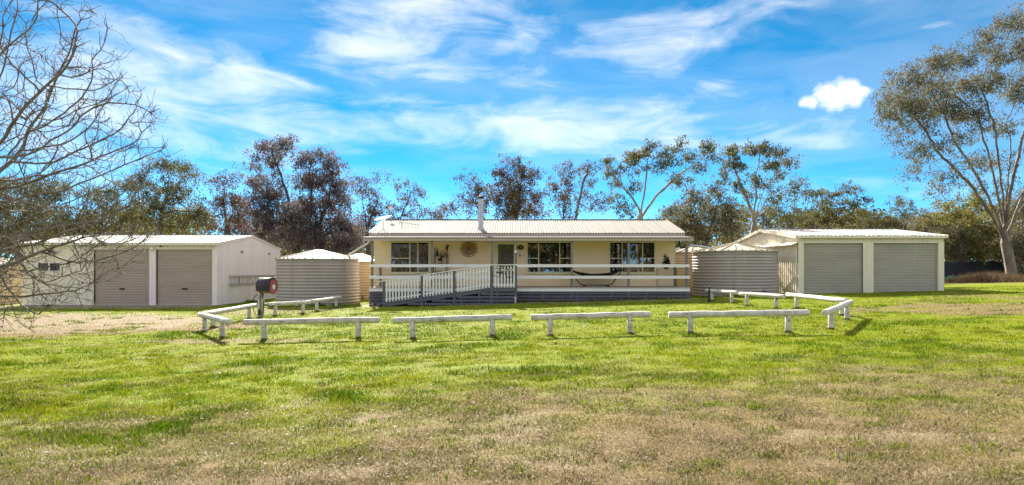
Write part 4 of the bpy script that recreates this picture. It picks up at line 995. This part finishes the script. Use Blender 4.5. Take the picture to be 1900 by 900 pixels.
def skin(pos, par, rad, k):
    """every segment a tapered tube; the main continuation of a limb shares its parent's ring"""
    n = len(pos); idx = np.arange(1, n); p = par[1:]
    main = np.full(n, -1)
    for i in range(1, n):
        q = par[i]
        if main[q] < 0 or rad[i] > rad[main[q]]: main[q] = i
    d = pos[idx] - pos[p]; ln = np.linalg.norm(d, axis=1); d /= ln[:, None] + 1e-9
    D = np.zeros((n, 3)); D[idx] = d; D[0] = (0, 0, 1); d0 = np.where((main[p] == idx)[:, None], D[p], d)
    r0 = np.where(main[p] == idx, rad[p], np.minimum(rad[p], rad[idx] * 1.35)); r1 = rad[idx]
    def ring(c, dd, r):
        ref = np.tile(np.array([.31, .17, .93]), (len(dd), 1)); ref[np.abs(dd[:, 2]) > .9] = (1, .1, 0)
        return ref, c, dd, r
    ref = np.where((np.abs(d[:, 2]) > .8)[:, None], np.array([1., .13, .05]), np.array([.05, .11, 1.]))
    out = []
    for c, dd, r in ((pos[p], d0, r0), (pos[idx], d, r1)):
        a = np.cross(dd, ref); a /= np.linalg.norm(a, axis=1)[:, None] + 1e-9; b = np.cross(dd, a)
        th = np.arange(k) * 2 * math.pi / k
        out.append(c[:, None] + (a[:, None] * np.cos(th)[None, :, None] + b[:, None] * np.sin(th)[None, :, None]) * r[:, None, None])
    v = np.stack(out, 1).reshape(-1, 3); m = len(idx); B = (np.arange(m) * 2 * k)[:, None]; j = np.arange(k)[None]
    f = np.stack([B + j, B + (j + 1) % k, B + k + (j + 1) % k, B + k + j], -1).reshape(-1, 4)
    return v, f

def np_obj(name, v, f, m, parent, tone=None, smooth=False):
    me = mesh_np(name, v - np.array(ORG[parent]), f)
    if tone is not None: set_attr(me, 'tone', tone)
    if smooth: me.polygons.foreach_set('use_smooth', np.ones(len(f), bool))
    me.materials.append(m); return link(bpy.data.objects.new(name, me), parent)

def tree(name, label, base, Y, fork, lobes, leaf, bark, tr=.28, per=64, clumps=1.0, sig=.33, ln=.19, wd=.068, step=.4, kill=.5, seed=1, cat='tree', group=None, bend=.3, flat=.6, zb=None, tipr=.012, nl=5, tonal=.25):
    """lobes: (px, py, rx, ry) of the crown as seen from the photograph's camera; they get real depth round the distance Y"""
    g = np.random.default_rng(seed); p = F / Y
    bx = (base - CX) / p; bz = gz(bx, Y) if zb is None else zb
    A = []; L = []
    W = max(l[0] + l[2] for l in lobes) - min(l[0] - l[2] for l in lobes); dep = .42 * W / p
    for (cx, cy, rx, ry) in lobes:
        n = max(3, int(clumps * (rx * ry) / 44.0))
        off = g.uniform(-.5, .5) * dep
        u = g.normal(0, 1, (n, 3)); u /= np.linalg.norm(u, axis=1)[:, None]; u *= (g.random(n) ** .45)[:, None]
        yy = Y + off + u[:, 1] * max(rx, ry) / p * .9; s = yy / Y
        A.append(np.stack([(cx - CX + u[:, 0] * rx) / p * s, yy, CZ + (HY - cy + u[:, 2] * ry) / p * s], 1))
    A = np.concatenate(A)
    t = thing(name, label, cat, (bx, Y, bz), group)
    fx, fz = (fork[0] - CX) / p, CZ + (HY - fork[1]) / p; m = max(3, int((fz - bz) / step)); bd = g.uniform(-bend, bend)
    trunk = [(bx + (fx - bx) * (i / m) ** 1.2 + bd * math.sin(math.pi * i / m) + g.normal(0, .02), Y + g.normal(0, .02), bz - .15 + (fz - bz + .15) * i / m) for i in range(m + 1)]
    limbs = seed_limbs(A, trunk, nl, step, g)
    pos, par = grow(A, trunk, step, kill, g, seedlimbs=limbs)
    rad, tips = radii(par, tipr, tr)
    hgt = pos[:, 2] - bz; rad = rad * (1 + .4 * np.exp(-np.maximum(hgt, 0) / .4) * (np.arange(len(pos)) < len(trunk)))
    v, f = skin(pos, par, rad, 7); np_obj('trunk', v, f, M[bark], t, smooth=True)
    ct = np.clip(g.normal(.5, tonal, len(A)), 0, 1)
    # sub-clumps: leaves hang in small sprays round each tip
    S = np.repeat(A, 7, 0) + g.normal(0, sig * 1.02, (len(A) * 7, 3)) * (1, 1, flat + .1); bt = np.clip(np.repeat(ct, 7) + g.normal(0, .12, len(A) * 7), 0, 1)
    q = max(2, int(per * 1.45) // 7); C = np.repeat(S, q, 0) + g.normal(0, sig * .42, (len(S) * q, 3)) * (1, 1, .9)
    lv, lf, tone = leaf_quads(C, ln, wd, g, .85, np.repeat(bt, q)); np_obj('crown', lv, lf, M[leaf], t, tone)
    return t

BG = 'gum trees behind the buildings'
T = lambda *a, **k: tree('gum_tree', *a, **{**dict(group=BG), **k})
T('olive gum tree behind the bare branches at the far left edge', 30, 50, (35, 440), [(40, 355, 60, 28), (100, 350, 38, 26), (10, 395, 60, 35), (85, 400, 50, 34), (130, 420, 40, 25), (0, 440, 60, 25)], 'leaf_olive', 'gumbark', seed=11, tr=.35, clumps=1.2)
T('olive gum tree behind the left garage, tangled with bare twigs', 185, 54, (185, 430), [(165, 372, 30, 24), (205, 362, 32, 26), (225, 402, 38, 26), (160, 410, 38, 22), (242, 345, 24, 22), (250, 390, 22, 22)], 'leaf_olive', 'gumbark', seed=12, clumps=1.1)
T('pale trunked gum tree rising above the middle of the left garage', 292, 48, (303, 395), [(298, 312, 30, 22), (340, 306, 26, 16), (352, 325, 18, 12), (270, 345, 26, 26), (330, 360, 40, 30), (290, 385, 36, 30), (262, 410, 22, 20), (370, 395, 22, 26), (330, 415, 50, 20)], 'leaf_olive', 'palebark', seed=13, clumps=1.05)
T('thin gum tree between the garage peak and the tall dark tree', 412, 50, (420, 410), [(402, 335, 16, 13), (428, 338, 20, 16), (436, 368, 28, 22), (408, 385, 24, 26), (445, 400, 26, 26), (420, 430, 40, 18), (388, 420, 16, 18)], 'leaf_rust', 'gumbark', seed=14, clumps=.9)
T('tall dark gum tree with a crooked top branch behind the left tank', 548, 45, (545, 400), [(492, 275, 22, 16), (522, 272, 26, 16), (480, 300, 18, 12), (510, 300, 24, 12), (505, 345, 40, 24), (488, 385, 32, 34), (535, 400, 40, 30), (500, 430, 42, 30), (470, 345, 14, 14), (550, 445, 40, 26)], 'leaf_plum', 'darkbark', seed=15, tr=.34, clumps=1.1, per=84)
T('broad bushy plum tinted gum tree directly behind the left tank', 600, 44, (590, 430), [(560, 298, 24, 14), (592, 292, 22, 12), (615, 310, 24, 20), (575, 335, 34, 24), (612, 345, 32, 26), (628, 372, 26, 20), (585, 385, 44, 30), (620, 410, 36, 30), (560, 430, 44, 34), (648, 428, 24, 28), (610, 452, 50, 22)], 'leaf_plum', 'darkbark', seed=16, tr=.36, clumps=1.12, per=84)
T('wispy gum tree just left of the roof mast', 680, 54, (680, 410), [(675, 332, 16, 9), (700, 332, 16, 9), (662, 352, 12, 12), (690, 360, 24, 18), (672, 392, 24, 22), (702, 392, 22, 20), (690, 420, 34, 18)], 'leaf_rust', 'darkbark', seed=17, tr=.22, clumps=.95)
T('sparse gum tree above the left part of the house roof', 742, 54, (738, 405), [(752, 342, 20, 12), (774, 358, 14, 16), (752, 370, 22, 14), (735, 392, 26, 16), (780, 385, 12, 14), (724, 410, 24, 16), (765, 405, 18, 10)], 'leaf_rust', 'darkbark', seed=18, tr=.2, clumps=.75)
T('low leaning gum tree left of the chimney flue', 905, 52, (898, 405), [(868, 333, 20, 10), (890, 342, 18, 10), (885, 358, 26, 12), (866, 374, 24, 14), (845, 388, 20, 10), (905, 372, 18, 14), (818, 396, 18, 7), (880, 396, 26, 8)], 'leaf_rust', 'gumbark', seed=19, tr=.22, clumps=1.0)
T('dense rusty gum tree standing above the roof just right of the chimney', 958, 49, (957, 400), [(955, 302, 24, 11), (932, 322, 20, 15), (980, 325, 22, 18), (956, 342, 34, 20), (990, 362, 22, 18), (926, 365, 24, 22), (960, 375, 36, 20), (992, 392, 26, 18), (936, 396, 34, 14)], 'leaf_rust', 'gumbark', seed=20, tr=.33, clumps=1.05, per=84)
T('slim gum tree with a drooping rusty crown above the middle of the roof', 1044, 50, (1043, 400), [(1050, 310, 8, 8), (1046, 332, 24, 12), (1032, 346, 18, 14), (1058, 350, 14, 14), (1040, 372, 20, 18), (1048, 396, 16, 12)], 'leaf_rust', 'darkbark', seed=21, tr=.18, clumps=1.0)
T('very thin open gum tree between the slim one and the wide spreading one', 1058, 50, (1066, 395), [(1078, 316, 12, 8), (1096, 312, 10, 6), (1092, 340, 12, 10), (1078, 366, 16, 9), (1102, 372, 16, 9), (1066, 386, 16, 9), (1110, 388, 16, 8), (1122, 372, 8, 6)], 'leaf_rust', 'gumbark', seed=22, tr=.15, clumps=.7)
T('wide spreading open gum tree with forked pale trunk above the roof', 1190, 43, (1190, 385), [(1122, 303, 10, 6), (1140, 318, 20, 11), (1150, 340, 12, 8), (1166, 294, 16, 10), (1192, 285, 20, 12), (1208, 270, 8, 8), (1184, 312, 20, 11), (1228, 288, 18, 14), (1238, 312, 16, 12), (1272, 272, 14, 10), (1304, 268, 18, 8), (1318, 278, 9, 6), (1307, 292, 14, 9), (1268, 300, 12, 10), (1262, 335, 22, 9), (1290, 312, 10, 9), (1172, 352, 12, 8), (1145, 372, 14, 10), (1158, 392, 20, 10), (1240, 392, 10, 7)], 'leaf_olive', 'palebark', seed=23, tr=.24, clumps=1.15, per=72, sig=.28)
T('tall umbrella crowned gum tree between house and right shed', 1398, 46, (1400, 415), [(1366, 283, 22, 9), (1392, 276, 16, 8), (1420, 274, 18, 7), (1446, 284, 18, 9), (1462, 302, 12, 10), (1432, 308, 24, 8), (1350, 305, 12, 9), (1346, 334, 13, 9), (1372, 310, 16, 8), (1402, 330, 16, 7), (1452, 325, 12, 7), (1424, 342, 16, 7), (1366, 348, 14, 6), (1392, 362, 16, 7), (1440, 362, 10, 6)], 'leaf_olive', 'palebark', seed=24, tr=.26, clumps=1.8, per=76, sig=.28)
T('bushy grey green gum tree behind the right corner of the house', 1312, 42, (1312, 440), [(1286, 368, 24, 13), (1322, 362, 24, 12), (1268, 392, 24, 18), (1312, 396, 34, 20), (1352, 388, 22, 18), (1288, 425, 38, 22), (1340, 424, 30, 20), (1260, 425, 16, 20)], 'leaf_grey', 'gumbark', seed=25, tr=.25, clumps=1.4, per=72)
T('slanting crowned gum tree right of the umbrella crowned one', 1468, 48, (1470, 405), [(1484, 344, 18, 9), (1466, 356, 20, 10), (1446, 370, 18, 9), (1494, 362, 12, 9), (1436, 392, 18, 9), (1478, 388, 18, 9), (1452, 408, 24, 10)], 'leaf_olive', 'gumbark', seed=26, tr=.2, clumps=1.25)
T('flat layered gum tree above the middle of the right shed', 1540, 49, (1540, 415), [(1562, 352, 16, 4), (1588, 350, 16, 4), (1512, 360, 18, 6), (1545, 364, 20, 5), (1525, 374, 22, 6), (1572, 378, 24, 7), (1604, 374, 12, 4), (1545, 388, 34, 8), (1590, 392, 18, 7), (1520, 402, 26, 8), (1565, 408, 36, 8), (1506, 418, 24, 8)], 'leaf_olive', 'gumbark', seed=27, tr=.22, clumps=1.9, per=64, sig=.25)
T('low distant gum tree over the right half of the right shed', 1622, 60, (1624, 420), [(1625, 396, 18, 5), (1606, 406, 22, 7), (1648, 406, 24, 7), (1630, 416, 40, 7), (1600, 420, 26, 6)], 'leaf_olive', 'gumbark', seed=28, tr=.2, clumps=2.2)
T('small lone gum tree above the right end of the right shed', 1682, 56, (1680, 405), [(1666, 372, 14, 5), (1684, 378, 10, 5), (1660, 388, 14, 5), (1690, 392, 12, 5), (1674, 398, 14, 5)], 'leaf_olive', 'darkbark', seed=29, tr=.12, clumps=1.8)
T('large yellowish gum tree behind the trunk of the big right tree', 1770, 50, (1778, 430), [(1745, 388, 22, 10), (1775, 380, 26, 12), (1810, 372, 26, 14), (1840, 390, 26, 16), (1765, 405, 30, 14), (1800, 410, 34, 18), (1730, 412, 20, 10), (1850, 420, 30, 20)], 'leaf_yellow', 'gumbark', seed=30, tr=.2, clumps=1.1)
T('grey green gum tree at the right edge behind the big tree', 1900, 52, (1895, 440), [(1880, 372, 28, 16), (1915, 365, 30, 18), (1870, 400, 24, 16), (1905, 410, 34, 20), (1880, 440, 30, 20), (1940, 420, 30, 30)], 'leaf_grey', 'gumbark', seed=31, tr=.22, clumps=.9)
T('slender grey gum tree between the shed end and the big tree', 1722, 52, (1716, 420), [(1716, 398, 14, 6), (1700, 412, 14, 6), (1732, 420, 18, 8), (1712, 432, 18, 8)], 'leaf_grey', 'palebark', seed=32, tr=.12, clumps=1.6)
T('low olive gum tree over the left part of the left garage roof', 240, 58, (240, 440), [(225, 395, 34, 20), (262, 400, 30, 20), (245, 425, 44, 16)], 'leaf_olive', 'gumbark', seed=51, tr=.2, clumps=1.3)
T('low yellowish gum tree above the right roller door of the left garage', 352, 57, (352, 440), [(335, 402, 26, 16), (366, 396, 26, 20), (384, 412, 22, 16), (350, 426, 40, 12)], 'leaf_yellow', 'gumbark', seed=52, tr=.2, clumps=1.3)
T('low brown gum tree over the peak of the left garage', 462, 56, (462, 445), [(452, 380, 20, 16), (470, 400, 22, 20), (446, 418, 26, 18), (476, 436, 26, 16)], 'leaf_rust', 'darkbark', seed=53, tr=.2, clumps=1.2)
T('low dark gum tree in the gap between the left tanks and the house', 660, 56, (660, 460), [(652, 420, 22, 16), (672, 436, 24, 16), (655, 452, 30, 16), (640, 440, 20, 20)], 'leaf_plum', 'darkbark', seed=54, tr=.2, clumps=1.4)
T('small dark gum tree peeping over the roof left of the leaning one', 806, 56, (806, 430), [(800, 398, 16, 6), (822, 390, 14, 8), (812, 408, 22, 8)], 'leaf_rust', 'darkbark', seed=55, tr=.15, clumps=1.4)
T('low grey gum tree between the spreading one and the house corner', 1238, 54, (1240, 430), [(1228, 402, 20, 8), (1252, 394, 18, 10), (1244, 414, 26, 10)], 'leaf_grey', 'gumbark', seed=56, tr=.15, clumps=1.3)
T('low grey green gum tree behind the peak of the right shed', 1412, 56, (1412, 440), [(1395, 398, 22, 10), (1425, 392, 24, 12), (1380, 418, 28, 12), (1420, 416, 34, 12)], 'leaf_grey', 'gumbark', seed=57, tr=.18, clumps=1.3)
T('low olive gum tree above the left roller door of the right shed', 1500, 58, (1500, 440), [(1484, 400, 22, 9), (1512, 396, 20, 9), (1498, 416, 36, 9)], 'leaf_olive', 'gumbark', seed=58, tr=.18, clumps=1.5)
T('low grey gum tree above the right roller door of the right shed', 1700, 60, (1700, 440), [(1690, 412, 24, 9), (1664, 416, 22, 8), (1718, 408, 20, 10), (1700, 426, 34, 9)], 'leaf_grey', 'gumbark', seed=59, tr=.18, clumps=1.5)
tree('big_gum_tree', 'big leaning gum tree with spreading limbs at the right edge', 1880, 42.5, (1862, 425),
     [(1652, 185, 26, 18), (1645, 215, 20, 16), (1690, 150, 34, 20), (1690, 195, 34, 22), (1672, 240, 20, 10), (1735, 118, 30, 18), (1738, 165, 36, 22), (1760, 205, 30, 18), (1720, 230, 24, 12), (1702, 285, 22, 10), (1742, 272, 22, 10), (1690, 322, 12, 6), (1790, 110, 30, 18), (1795, 160, 34, 20), (1830, 75, 30, 14), (1880, 45, 32, 16), (1850, 105, 26, 14), (1820, 205, 26, 12), (1862, 236, 34, 10), (1790, 256, 26, 10), (1800, 300, 30, 9), (1856, 300, 34, 8), (1890, 165, 26, 30), (1905, 95, 30, 20), (1730, 362, 10, 16), (1745, 330, 16, 8), (1960, 90, 50, 30), (1985, 190, 50, 40), (1950, 290, 40, 20), (2010, 270, 40, 30), (1660, 265, 14, 6), (1705, 305, 16, 8), (1760, 335, 16, 7), (1815, 345, 18, 7), (1868, 345, 20, 8), (1725, 200, 30, 14), (1780, 215, 26, 10), (1840, 150, 28, 14)],
     'leaf_grey', 'gumbark', tr=.32, per=70, clumps=1.6, sig=.33, flat=.95, ln=.17, wd=.06, step=.42, kill=.5, seed=40, group=None, bend=.1, tipr=.012, nl=9)

SH = 'scrub along the right hand boundary'
for i, (bpx, Y, lobes, leaf, lab) in enumerate([
    (1765, 50, [(1760, 440, 26, 14), (1785, 430, 24, 14), (1770, 465, 30, 18), (1750, 470, 16, 16)], 'leaf_grey', 'grey twiggy shrub just right of the right shed'),
    (1812, 51, [(1800, 445, 26, 16), (1830, 438, 26, 16), (1815, 470, 32, 16), (1840, 465, 20, 14)], 'leaf_olive', 'olive shrub above the black fence left of the big trunk'),
    (1868, 52, [(1860, 455, 26, 18), (1885, 450, 26, 18), (1872, 480, 32, 16)], 'leaf_grey', 'grey shrub behind the big tree trunk'),
    (1930, 48, [(1905, 465, 26, 22), (1935, 455, 30, 26), (1915, 495, 30, 14)], 'leaf_grey', 'grey shrub at the right edge behind the big trunk'),
    (1735, 56, [(1735, 448, 22, 14), (1755, 455, 22, 14), (1745, 475, 30, 14)], 'leaf_olive', 'darker shrub peeping over the right end of the right shed')]):
    tree('scrub_bush', lab, bpx, Y, (bpx, 496), lobes, leaf, 'gumbark', tr=.10, per=60, clumps=1.9, sig=.36, ln=.24, wd=.07, seed=60 + i, cat='shrub', group=SH, tipr=.014, kill=.45)

# dark wood closing the view low down between and behind the buildings
def woodland():
    g = np.random.default_rng(99); P = []; tn = []; tv = []; tf = []; nb = 0; seg = []
    for i in range(540):
        x = g.uniform(-95, 110); y = g.uniform(64, 92) + abs(x) * .1; h = g.uniform(4.0, 6.3) + 2.6 * float(sm(abs(x + 2), 14, 30)); z0 = gz(x, y); c = g.random()
        if i >= 260: x = g.uniform(-60, 60); y = -g.uniform(34, 48); h = g.uniform(7, 12); z0 = gz(x, y)      # the far side of the paddock, mirrored in the windows
        for j in range(14):
            q = np.array([x + g.normal(0, 1.2), y + g.normal(0, 1.0), z0 + h * g.uniform(.25, 1.0)])
            P.append(q + g.normal(0, .6, (26, 3)) * (1, 1, .6)); tn.append(np.full(26, c))
        tv.append([(x, y, z0 - .2), (x + g.normal(0, .3), y, z0 + h * .8)])
    P = np.concatenate(P); v, f, tone = leaf_quads(P, .55, .28, g, .4, np.concatenate(tn))
    me = mesh_np('distant_woodland', v, f); set_attr(me, 'tone', tone); me.materials.append(M['leaf_olive'])
    o = link(bpy.data.objects.new('distant_woodland', me)); tag(o, 'low dark mass of far woodland behind the buildings', 'woodland', kind='stuff')
    pos, par, rad, n = [], [], [], 0
    for (a, b) in tv:
        a, b = np.array(a), np.array(b); mid = (a + b) / 2 + g.normal(0, .15, 3); pos += [a, mid, b]; par += [-1, n, n + 1]; rad += [.2, .15, .06]; n += 3
    pos, par, rad = np.array(pos), np.array(par), np.array(rad); V, Fc, nb = [], [], 0
    for i in range(0, n, 3):
        v, f = skin(pos[i:i + 3], np.array([-1, 0, 1]), rad[i:i + 3], 5); V.append(v); Fc.append(f + nb); nb += len(v)
    c = np_obj('woodland_trunks', np.concatenate(V), np.concatenate(Fc), M['palebark'], o, smooth=True); c['kind'] = 'stuff'
woodland()

# the bare tree at left
def bare_tree():
    g = np.random.default_rng(5); Y = 10.2; c = np.array([-9.6, Y, 3.6])
    n = 2500; u = g.normal(0, 1, (n * 2, 3)); u /= np.linalg.norm(u, axis=1)[:, None]; u *= (g.random(n * 2) ** .42)[:, None]
    A = c + u * np.array([3.75, 3.0, 3.5]); A = A[A[:, 2] > .35][:n]; w = g.normal(0, 1, (1100, 3)); w /= np.linalg.norm(w, axis=1)[:, None]; w *= (g.random(1100) ** .42)[:, None]; A = np.concatenate([A, np.array([-9.3, Y - .2, 1.75]) + w * np.array([3.3, 2.4, 1.25])])
    b = np.array([-10.4, Y + .1, gz(-10.4, Y)])
    trunk = [tuple(b + np.array([.02 * i, 0, -.1 + .15 * i])) for i in range(9)]
    pos, par = grow(A, trunk, .13, .17, g, wander=.13, lift=.05, maxit=110, seedlimbs=seed_limbs(A, trunk, 16, .13, g))
    # short spurs along the twigs
    m = 8500; host = g.integers(20, len(pos), m); d = pos[host] - pos[par[host]]; d /= np.linalg.norm(d, axis=1)[:, None] + 1e-9
    d = d * .6 + g.normal(0, .55, d.shape); d[:, 2] += .25; d /= np.linalg.norm(d, axis=1)[:, None]
    L = g.uniform(.05, .17, m)[:, None]; p1 = pos[host] + d * L; d2 = d + g.normal(0, .25, d.shape); d2[:, 2] += .2; d2 /= np.linalg.norm(d2, axis=1)[:, None]; p2 = p1 + d2 * L
    k = len(pos); pos = np.concatenate([pos, p1, p2]); par = np.concatenate([par, host, np.arange(k, k + m)])
    rad, tips = radii(par, .0036, .10)
    t = thing('bare_tree', 'leafless tree with a dense mesh of grey twigs reaching in from the left edge', 'tree', tuple(b))
    v, f = skin(pos, par, rad, 5); np_obj('trunk', v, f, M['barebark'], t, smooth=True)
    q = pos[g.choice(np.arange(k, len(pos)), 14)]; q = np.repeat(q, 5, 0) + g.normal(0, .025, (70, 3))
    lv, lf, tone = leaf_quads(q, .06, .035, g, .6); np_obj('dead_leaves', lv, lf, M['leaf_rust'], t, tone)
bare_tree()

# ------------------------------------------------------------------ grass, weeds, litter
def grass():
    g = np.random.default_rng(21)
    def sample(n, y0, y1, a=1.45):
        u = g.random(n); y = (y0 ** (1 - a) + u * (y1 ** (1 - a) - y0 ** (1 - a))) ** (1 / (1 - a))
        x = g.uniform(-.98, .98, n) * y; return x, y
    n = 860000; x, y = sample(n, 3.6, 34)
    keep = ~((x > -6.9) & (x < 8.4) & (y > 27.75)) & ~((x > -24.5) & (x < -13.9) & (y > 27.7 + .4 * np.sin(x * 2))) & ~((x > 13.8) & (x < 21.3) & (y > 30.4))
    for (cx, cy, r) in ((-9.72, 31.4, 2.1), (11.37, 32, 2.15)): keep &= (x - cx) ** 2 + (y - cy) ** 2 > r * r
    bare = sm(fbm(x / .8, y / .5, 51, 4) - .1 * sm(y, 6, 11), .50, .72) * sm(9 - y, 0, 3)
    keep &= g.random(n) > bare * .45; keep &= g.random(n) > gravel(x, y) * .62
    x, y = x[keep], y[keep]; n = len(x); dry = dryness(x, y)
    isd = np.clip(dry + (g.random(n) - .5) * .85, 0, 1); isd = np.where(g.random(n) < .85, (isd > .5) * .8 + isd * .2, isd)
    tuft = sm(fbm(x / .35, y / .35, 77, 3), .45, .75); lush = sm(fbm(x / 1.1, y / .8, 88, 3), .5, .7)
    s = (y / 6) ** .62; h = (.016 + .022 * g.random(n) + .035 * tuft * (1 - dry) + .02 * lush * (1 - dry)) * (.82 + .10 * s)
    w = (.0045 + .0045 * g.random(n)) * s * 1.25
    ln = np.where(dry > .5, g.uniform(.55, 1.45, n), g.uniform(.2, 1.2, n)); az = g.uniform(0, 2 * np.pi, n)
    L = h * np.where(dry > .5, 1.35, 1.15)
    d = np.stack([np.cos(az) * np.sin(ln), np.sin(az) * np.sin(ln), np.cos(ln)], 1)
    az2 = az + np.pi / 2 + g.normal(0, .5, n); sd = np.stack([np.cos(az2), np.sin(az2), np.zeros(n)], 1)
    b = np.stack([x, y, terr(x, y) - .004], 1)
    v = np.stack([b - sd * w[:, None] / 2, b + sd * w[:, None] / 2, b + d * L[:, None]], 1).reshape(-1, 3)
    me = mesh_np('lawn_grass', v, np.arange(3 * n).reshape(n, 3)); set_attr(me, 'dry', np.repeat(isd, 3)); tone = np.clip(g.normal(.46, .24, n) - .42 * (lush - .4) + .5 * (fbm(x / .55, y / .4, 123, 3) - .5), 0, 1); tone = np.where(dry > .45, g.random(n), tone); set_attr(me, 'tone', np.repeat(tone, 3))
    me.materials.append(M['blade']); o = link(bpy.data.objects.new('lawn_grass', me)); tag(o, 'short mown lawn, green in the middle and dry brown in the foreground', 'grass', kind='stuff')
    # taller tufts: the weedy hollow, rank green patches, feet of posts, edges of buildings
    P = []; D = []; H = []
    def clump(cx, cy, sx, sy, k, hh, dr): P.append(np.stack([g.normal(cx, sx, k), g.normal(cy, sy, k)], 1)); D.append(np.full(k, dr)); H.append(np.full(k, hh))
    for _ in range(14): clump(g.normal(.0, .5), g.normal(9.6, .22), .10, .06, 60, .10, .15)
    for _ in range(420):
        cy = g.uniform(6.2, 22); k = g.uniform(.5, 1.6); clump(g.uniform(-.85, .85) * cy, cy, .12 * k, .07 * k, int(34 * k), g.uniform(.045, .085), g.uniform(0, .2))
    for _ in range(260):
        cy = 4.2 + 5 * g.random() ** 1.3; clump(g.uniform(-.85, .85) * cy, cy, .07, .05, 30, g.uniform(.035, .06), g.choice([.05, .3, .9]))
    for (x0, x1, yy, k) in ((-6.6, 8.3, 28.85, 60), (-11.6, -7.8, 29.3, 20), (9.2, 13.4, 29.8, 24), (-14.0, -13.6, 33, 8)):
        for _ in range(k): clump(g.uniform(x0, x1), yy + g.normal(0, .08), .1, .06, 26, .13, .3)
    for p in POSTS:
        for _ in range(5): clump(p.x + g.normal(0, .07), p.y + g.normal(0, .07), .05, .05, 18, .07, g.choice([.1, .5]))
    P = np.concatenate(P); D = np.concatenate(D); H = np.concatenate(H); n = len(P); az = g.uniform(0, 2 * np.pi, n); ln = g.uniform(.1, .8, n); L = H * g.uniform(.5, 1.3, n)
    d = np.stack([np.cos(az) * np.sin(ln), np.sin(az) * np.sin(ln), np.cos(ln)], 1); sd = np.stack([-np.sin(az), np.cos(az), np.zeros(n)], 1); w = .004 * (P[:, 1] / 6) ** .7 + .002
    b = np.stack([P[:, 0], P[:, 1], terr(P[:, 0], P[:, 1]) - .005], 1); m_ = b + d * L[:, None] * .55; tip = b + d * L[:, None] + np.stack([np.cos(az), np.sin(az), -.3 * np.ones(n)], 1) * L[:, None] * .25
    v = np.stack([b - sd * w[:, None], b + sd * w[:, None], m_ + sd * w[:, None] * .7, tip, m_ - sd * w[:, None] * .7], 1).reshape(-1, 3); k = np.arange(n)[:, None] * 5
    f = np.concatenate([k + [0, 1, 2], k + [0, 2, 4], k + [4, 2, 3]])
    me = mesh_np('grass_tufts', v, f); set_attr(me, 'dry', np.repeat(D, 5)); set_attr(me, 'tone', np.repeat(np.clip(g.normal(.3, .2, n), 0, 1), 5)); me.materials.append(M['blade'])
    o = link(bpy.data.objects.new('grass_tufts', me)); tag(o, 'scattered taller green tufts and weeds standing out of the lawn', 'grass', kind='stuff')
    # fallen leaves and bark flakes
    n = 8000; x, y = sample(n, 3.7, 16, 1.9); p = np.stack([x, y, terr(x, y) + .022], 1); d = g.normal(0, 1, (n, 3)); d[:, 2] *= .12; d /= np.linalg.norm(d, axis=1)[:, None]; s = np.cross(d, np.array([0, 0, 1.]) + g.normal(0, .2, (n, 3))); s /= np.linalg.norm(s, axis=1)[:, None]
    L = (.004 + .018 * g.random(n) ** 3)[:, None] * (y[:, None] / 6) ** .5; W = L * g.uniform(.25, .8, n)[:, None]; v = np.stack([p - d * L, p + s * W, p + d * L, p - s * W], 1).reshape(-1, 3)
    me = mesh_np('leaf_litter', v, np.arange(4 * n).reshape(n, 4)); set_attr(me, 'tone', np.repeat(g.random(n), 4)); me.materials.append(leaf_mat('dry_litter', [(.02, .016, .013), (.09, .05, .03), (.14, .12, .11), (.16, .125, .09), (.20, .17, .14)], .0))
    o = link(bpy.data.objects.new('leaf_litter', me)); tag(o, 'scattered dry fallen leaves and bark flakes on the lawn', 'leaf litter', kind='stuff')
    # rank dry grass round the big tree
    k = 5200; cx, cy = g.normal(31.3, 1.5, k), g.normal(40.9, .8, k); z = terr(cx, cy); az = g.uniform(0, 2 * np.pi, k); ln = g.uniform(.1, .9, k); q = np.exp(-((cx - 31.3) / 2.2) ** 2); L = (.25 + .5 * g.random(k)) * (.4 + .8 * q)
    d = np.stack([np.cos(az) * np.sin(ln), np.sin(az) * np.sin(ln), np.cos(ln)], 1); sd = np.stack([-np.sin(az), np.cos(az), np.zeros(k)], 1) * .014; b = np.stack([cx, cy, z], 1)
    v = np.stack([b - sd, b + sd, b + d * L[:, None]], 1).reshape(-1, 3); me = mesh_np('long_dry_grass', v, np.arange(3 * k).reshape(k, 3)); set_attr(me, 'tone', np.repeat(g.random(k), 3)); me.materials.append(leaf_mat('long_dry_blades', [(.07, .04, .03), (.17, .10, .06), (.24, .18, .09)], .25))
    o = link(bpy.data.objects.new('long_dry_grass', me)); tag(o, 'mound of long brown grass at the foot of the big right tree', 'grass', kind='stuff')
grass()
